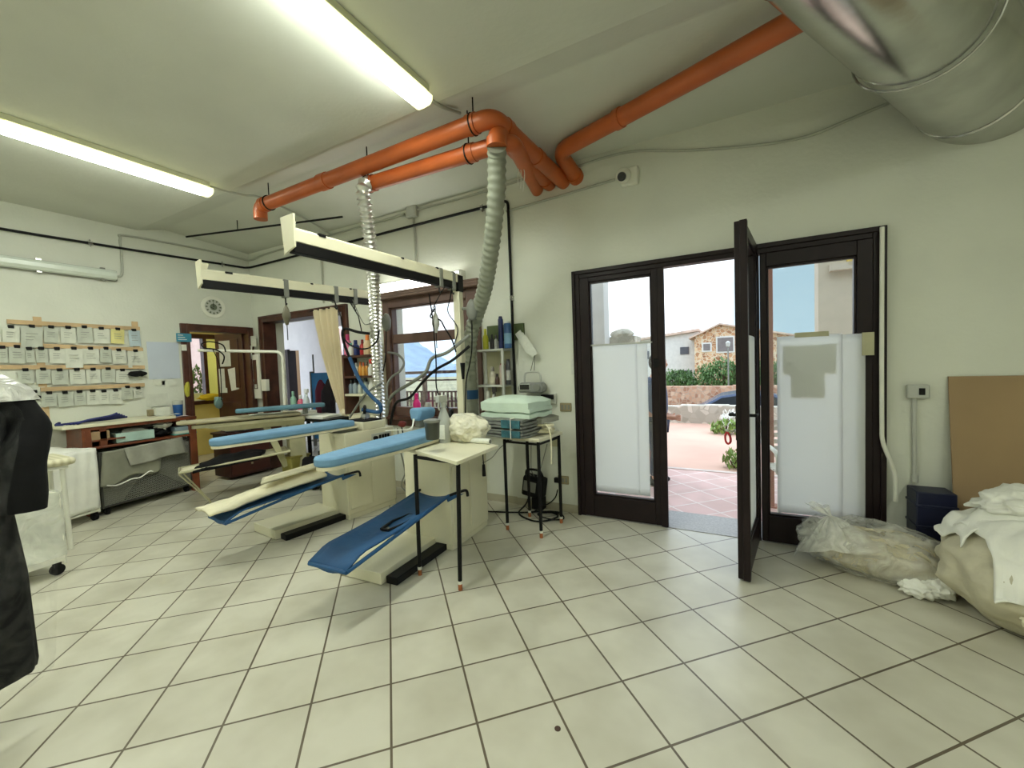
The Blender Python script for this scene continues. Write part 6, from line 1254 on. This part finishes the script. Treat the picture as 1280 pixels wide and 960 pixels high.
# plaid-topped white stool
st = Vector((-5.15,1.075,0)); t = thing('stool', 'white-legged stool with a beige plaid cushion top', 'stool', st, 0)
pm = mat('plaid', (204,200,170), .8); n_ = pm.node_tree; tcn = n_.nodes.new('ShaderNodeTexCoord'); w1_ = n_.nodes.new('ShaderNodeTexWave'); w1_.inputs['Scale'].default_value = 7; w2_ = n_.nodes.new('ShaderNodeTexWave'); w2_.bands_direction = 'Y'; w2_.inputs['Scale'].default_value = 7
ad = n_.nodes.new('ShaderNodeMath'); ad.operation = 'ADD'; rr_ = n_.nodes.new('ShaderNodeValToRGB'); rr_.color_ramp.elements[0].color = lin((216,212,184)); rr_.color_ramp.elements[1].color = lin((182,176,142)); rr_.color_ramp.elements[0].position = .3; rr_.color_ramp.elements[1].position = .9
for w_ in (w1_,w2_): n_.links.new(tcn.outputs['Object'], w_.inputs[0])
n_.links.new(w1_.outputs['Fac'], ad.inputs[0]); n_.links.new(w2_.outputs['Fac'], ad.inputs[1]); dv2 = n_.nodes.new('ShaderNodeMath'); dv2.operation = 'MULTIPLY'; dv2.inputs[1].default_value = .5
n_.links.new(ad.outputs[0], dv2.inputs[0]); n_.links.new(dv2.outputs[0], rr_.inputs[0]); n_.links.new(rr_.outputs[0], n_.nodes['Principled BSDF'].inputs['Base Color'])
bm = NB(); bx(bm, -.26, .24, -.22, .20, .73, .79); obj('cushion', bm, pm, t, bev=.025)
bm = NB(); bx(bm, -.2, .2, -.16, .16, .70, .73); obj('frame', bm, 'white', t, bev=.004)
for sx in (-1,1):
    for sy in (-1,1):
        bm = NB(); tube(bm, [(sx*.17,sy*.14,0),(sx*.16,sy*.13,.70)], .017, 10); obj('leg', bm, 'white', t, smooth=True)
# clear-lined cart behind the coat
t = thing('laundry_cart', 'white laundry cart lined with clear plastic, half hidden behind the black coat', 'laundry cart', (-4.62,.80,0), .15)
bm = NB(); bx(bm, -.26, .26, -.21, .21, .10, .14); 
for sx in (-.25,.25):
    for sy in (-.2,.2): tube(bm, [(sx,sy,.08),(sx,sy,.60)], .012, 8)
tube(bm, [(-.25,-.2,.6),(.25,-.2,.6),(.25,.2,.6),(-.25,.2,.6),(-.25,-.2,.6)], .010, 8); obj('frame', bm, 'white', t, smooth=True)
bm = NB()
for (a, b) in (((-.262,-.212),(.262,-.212)),((.262,-.212),(.262,.212)),((.262,.212),(-.262,.212)),((-.262,.212),(-.262,-.212))):
    A2, B2 = Vector(a+(0,)), Vector(b+(0,)); grid(bm, lambda u, v: A2.lerp(B2,u)*(1+.03*noise.noise(Vector((u*5,v*5,a[0]))))+Vector((0,0,.14+v*.48)), 10, 10)
obj('plastic_lining', bm, film_mat('clear_lining', (226,228,220), .62, .2, .6, 6, lo=.5, hi=.75), t, smooth=True)
for sx in (-.22,.22):
    for sy in (-.17,.17):
        bm = NB(); cyl(bm, (sx-.014,sy,.04), (sx+.014,sy,.04), .04, seg=18); bx(bm, sx-.02, sx+.02, sy-.018, sy+.018, .05, .10); obj('caster', bm, 'rubber', t, smooth=True)
# ================================================================ BLACK COAT IN A CLEAR BAG ON A RACK
CXX = -2.6; hem = at(46,815,x=CXX); shd = at(27,484,x=CXX); slv = at(46,600,x=CXX); yc = shd.y-.20; zb = at(20,842,x=CXX).z
rack = thing('garment_rack', 'chrome garment rack at the left edge carrying the black coat', 'garment rack', (CXX-.3,yc,0))
bm = NB(); cyl(bm, (-.8,0,1.66), (.45,0,1.66), .014); obj('rail', bm, 'chrome', rack, smooth=True)
for s in (-.78,.42):
    bm = NB(); cyl(bm, (s,-.0,.05), (s,0,1.66), .015); tube(bm, [(s,-.45,.04),(s,.02,.04)], .015, 8); obj('upright', bm, 'chrome', rack, smooth=True)
rack.location.y = yc
t = thing('black_coat', 'long black coat on a hanger inside a clear plastic garment bag, at the left edge', 'coat', (CXX,yc,zb))
zt = shd.z-zb; hy = hem.y-yc
def ring_loft(bm, rings, seg=28, amp=.0, seed=0):
    g = []
    for (z, ry, rx, cy) in rings:
        g.append([bm.verts.new(Vector((math.cos(2*PI*k/seg)*rx*(1+amp*noise.noise(Vector((k*.9,z*5,seed)))), cy+math.sin(2*PI*k/seg)*ry*(1+amp*.5*noise.noise(Vector((k*.7,z*4,seed+3)))), z))) for k in range(seg)])
    for i in range(len(g)-1):
        for k in range(seg): bm.faces.new((g[i][k], g[i][(k+1)%seg], g[i+1][(k+1)%seg], g[i+1][k]))
    bm.faces.new(g[0][::-1]); bm.faces.new(g[-1]); return bm
rg = [(0,hy*.96,.09,0),(.03,hy,.10,0),(zt*.35,hy*.93,.10,0),(zt*.6,hy*.80,.10,0),(zt*.8,.185,.10,0),(zt*.92,.185,.085,0),(zt*.99,.13,.07,0),(zt+.04,.07,.05,0),(zt+.08,.055,.045,0)]
bm = NB(); ring_loft(bm, rg, 36, .18, 1); obj('body', bm, 'blackcloth', t, smooth=True, ang=80)
for s in (-1,1):
    q = [Vector((.02,s*.16,zt*.96)), Vector((.04,s*.20,zt*.86)), Vector((.06,s*(slv.y-yc-.045),zt-.28)), Vector((.07,s*(slv.y-yc-.06),at(40,632,x=CXX).z-zb))]
    bm = NB(); tube(bm, spline(q), .06, 14, rad=[.055+.014*min(1,i/9)+.002*math.sin(i*1.3) for i in range(19)]); obj('sleeve', bm, 'blackcloth', t, smooth=True, ang=80)
bm = NB(); tube(bm, spline([(0,-.2,zt+.0),(0,-.06,zt+.08),(0,0,zt+.1),(0,.06,zt+.08),(0,.2,zt)]), .009, 8); tube(bm, spline([(0,0,zt+.1),(0,0,1.62-zb),(0,.015,1.66-zb),(0,.0,1.685-zb),(0,-.02,1.665-zb)]), .004, 8); obj('hanger', bm, 'chrome', t, smooth=True)
bm = NB(); ring_loft(bm, [(z*1.0+(.0 if i else -.03), ry+.035+(.05 if z > .25*zt and z < .85*zt else .0), rx+.05, cy) for i, (z, ry, rx, cy) in enumerate(rg)], 36, .22, 8); obj('clear_bag', bm, film_mat('garment_bag_film', (226,228,224), .0, .10, .8, 9, lo=.0, hi=.07), t, smooth=True, ang=80)
bm = NB(); ring_loft(bm, [(zt*.955,.235,.13,0),(zt*1.0,.21,.12,0),(zt+.05,.15,.10,0),(zt+.10,.09,.07,0),(zt+.14,.03,.03,0)], 28, .3, 4); obj('bag_shoulder', bm, film_mat('white_shoulder_film', (226,226,218), .70, .2, .8, 12, lo=.45, hi=.9), t, smooth=True, ang=80)
# ================================================================ RIGHT: CARDBOARD, CRATE, BAGS
bm = NB(); prx(bm, [(YD-.16,0),(YD-.02,1.255),(YD-.008,1.255),(YD-.148,0)], 1.222, 2.55); solo('cardboard_sheet', bm, 'card', 'large brown cardboard sheet leaning on the wall at the right', 'cardboard', bev=.002)
t = thing('folding_crate', 'navy blue plastic crate standing between the switch conduit and the cardboard', 'crate', (1.12,YD-.10,0))
bm = NB(); bx(bm, -.095, .095, -.085, .085, 0, .53); obj('body', bm, 'navy', t, bev=.006)
for k in range(4):
    bm = NB(); bx(bm, -.1, .1, -.095, .09, .03+k*.135, .045+k*.135); obj('rib', bm, 'navy', t, bev=.003)
M['film'] = film_mat('clear_bag_plastic', (236,236,228), .4, .10, 1.0, 7, lo=.22, hi=.52)
ba, bb = Vector((.50,3.42,0)), Vector((1.07,3.26,0)); bd = (bb-ba).normalized(); bn = Vector((-bd.y,bd.x,0)); bcn = (ba+bb)/2; BA = math.atan2(bd.y,bd.x)
t = thing('plastic_bag', 'tied clear plastic bag full of beige bundled strips on the floor by the entrance', 'bag', bcn, BA)
bm = NB(); blob(bm, (0,0,.165), (.40,.20,.19), 4, .16, 2.4, 2, flat=.155, fn=lambda d: 1+.16*max(0,-d.x)*max(0,d.z)); obj('film', bm, 'film', t, smooth=True, ang=80)
kn = Vector((-.22,-.06,.355))
def fan(u, v):
    a = 2*PI*u; r = .004+.185*v; e = math.sin(a*15)*.010*min(1,v*2.5)*(1.15-v)
    q = Vector((math.cos(a)*r*1.15+.03*v, math.sin(a)*r*.85, -.17*v**1.6+e-.10*v*max(0,math.cos(a+PI))))
    return kn+q
bm = NB(); grid(bm, fan, 150, 10)
def tuft(u, v):
    a = 2*PI*u; r = .012+.045*v+.012*v*math.sin(a*6); return kn+Vector((math.cos(a)*r-.07*v, math.sin(a)*r, .055*v+.012*math.sin(a*4)*v))
grid(bm, tuft, 60, 6); obj('tied_neck', bm, film_mat('neck_film', (238,238,232), .6, .12, .5, 12, lo=.4, hi=.7), t, smooth=True, ang=80)
M['strip'] = mat('beige_strip', (206,192,150), .7, var=.15, vs=12)
bm = NB(); rd = random.Random(3)
for k in range(44):
    y = rd.uniform(-.14,.14); zmax = .27*math.sqrt(max(.05,1-(y/.18)**2)); z = rd.uniform(.02,zmax); x0 = -.22+rd.uniform(-.05,.05); x1 = .27+rd.uniform(-.06,.05); q = [(x0,y*.8,z*.8+.01)]+[(x0+(x1-x0)*f, y+rd.uniform(-.02,.02), max(.012,z+.03*math.sin(f*PI)+rd.uniform(-.015,.015))) for f in (.25,.5,.75)]+[(x1,y*.85,max(.012,z*.75))]
    tube(bm, spline(q,4), .012, 5)
obj('beige_strips', bm, 'strip', t, smooth=True)
bm = NB(); blob(bm, (0,0,.135), (.30,.14,.125), 3, .2, 2.5, 11, flat=.12); obj('beige_bundle', bm, mat('beige_bundle', (196,184,148), .8, var=.15, vs=16, bump=.5, bs=24), t, smooth=True)
bm = NB(); blob(bm, (.20,-.165,.055), (.085,.05,.05), 4, .4, 3, 3, flat=.052); blob(bm, (.28,-.12,.07), (.07,.06,.06), 4, .4, 3, 4, flat=.067); blob(bm, (.33,-.04,.12), (.05,.08,.09), 4, .4, 3, 6); obj('white_cloth_end', bm, 'whitecloth', t, smooth=True, ang=80)
bm = NB(); grid(bm, lambda u, v: Vector((-.42+u*.22+.03*v, -.02+v*.14-.05, .02+.26*u+.10*v-.12*u*v+.02*math.sin(u*9+v*5))), 10, 8); obj('loose_flap', bm, film_mat('flap_film', (230,232,230), .4, .12, .8, 20), t, smooth=True)
# big bundle of white laundry
BC = Vector((1.42,3.03,0)); t = thing('laundry_sack', 'big bulging net sack of cream laundry on the floor at the right', 'laundry sack', BC)
bm = NB(); blob(bm, (0,0,.26), (.43,.37,.29), 5, .11, 2.7, 21, flat=.255)
sk = obj('sack', bm, mat('cream_net_sack', (204,198,174), .8, var=.10, vs=7, bump=.7, bs=9), t, smooth=True, ang=80)
bm = NB(); blob(bm, (-.15,-.33,.16), (.10,.05,.045), 4, .4, 3, 8); blob(bm, (-.05,-.365,.13), (.08,.04,.035), 4, .4, 3, 9); obj('knotted_neck', bm, 'creamcloth', t, smooth=True, ang=80)
from mathutils.bvhtree import BVHTree
bvh = BVHTree.FromPolygons([v.co+BC for v in sk.data.vertices], [tuple(p.vertices) for p in sk.data.polygons])
def drape(fx, nu, nv, lift, amp, seed, fl=.22):
    """cloth laid over the sack: the outline fx(u, v) gives x, y; the cloth follows the sack below it"""
    bm = NB()
    def f(u, v):
        x, y = fx(u, v); h = bvh.ray_cast(Vector((x,y,2)), Vector((0,0,-1)))[0]; z = max(h.z if h else fl, fl)
        fold = abs(noise.noise(Vector((x*4.5,y*4.5,seed))))
        return Vector((x, y, z+lift+amp*(1.3*fold+.5*noise.noise(Vector((x*11,y*11,seed))))))
    grid(bm, f, nu, nv); return bm
bm = drape(lambda u, v: (1.07+u*.55+.03*math.sin(v*5)+.03*v, 2.68+v*.50+.04*math.sin(u*9+.6)), 44, 40, .03, .055, 3, .19)
solo('white_cloth', bm, 'whitecloth', 'white sheet thrown over the front of the big laundry sack', 'cloth', solid=.008, smooth=True, ang=80)
bm = drape(lambda u, v: (1.035+u*.30+.02*math.sin(v*6), 2.93+v*.30+.04*math.sin(u*5)), 24, 24, .035, .05, 8, .34)
solo('white_cloth', bm, 'whitecloth', 'white cloth corner spread over the left shoulder of the big laundry sack', 'cloth', solid=.008, smooth=True, ang=80)
def heap(c, s, seed):
    bm = NB(); blob(bm, c, s, 5, .30, 2.2, seed)
    for v in bm.verts: v.co.z += .03*abs(noise.noise(v.co*7)); 
    return bm
solo('white_cloth', heap((1.36,3.10,.585), (.20,.17,.10), 33), 'whitecloth', 'crumpled white cloth heaped on top of the big laundry sack', 'cloth', smooth=True, ang=80)
solo('white_cloth', heap((1.60,3.05,.58), (.22,.20,.10), 37), 'whitecloth', 'white cloth heap at the right on top of the big laundry sack', 'cloth', smooth=True, ang=80)
# door stop / dark object on the floor behind the open leaf
p = at(972,672,z=0); bm = NB(); blob(bm, (p.x,p.y+.05,.035), (.06,.05,.035), 2, .2, 2, 3, flat=.034); solo('door_wedge', bm, 'rubber', 'small dark wedge on the floor at the foot of the fixed right leaf', 'wedge', smooth=True)
# floor drain spot near the viewer
p = at(697,911,z=0); bm = NB(); cyl(bm, (p.x,p.y,-.001), (p.x,p.y,.002), .012); solo('floor_bolt', bm, mat('rust', (70,50,38), .8), 'small rusty bolt hole in a floor tile near the viewer', 'bolt')
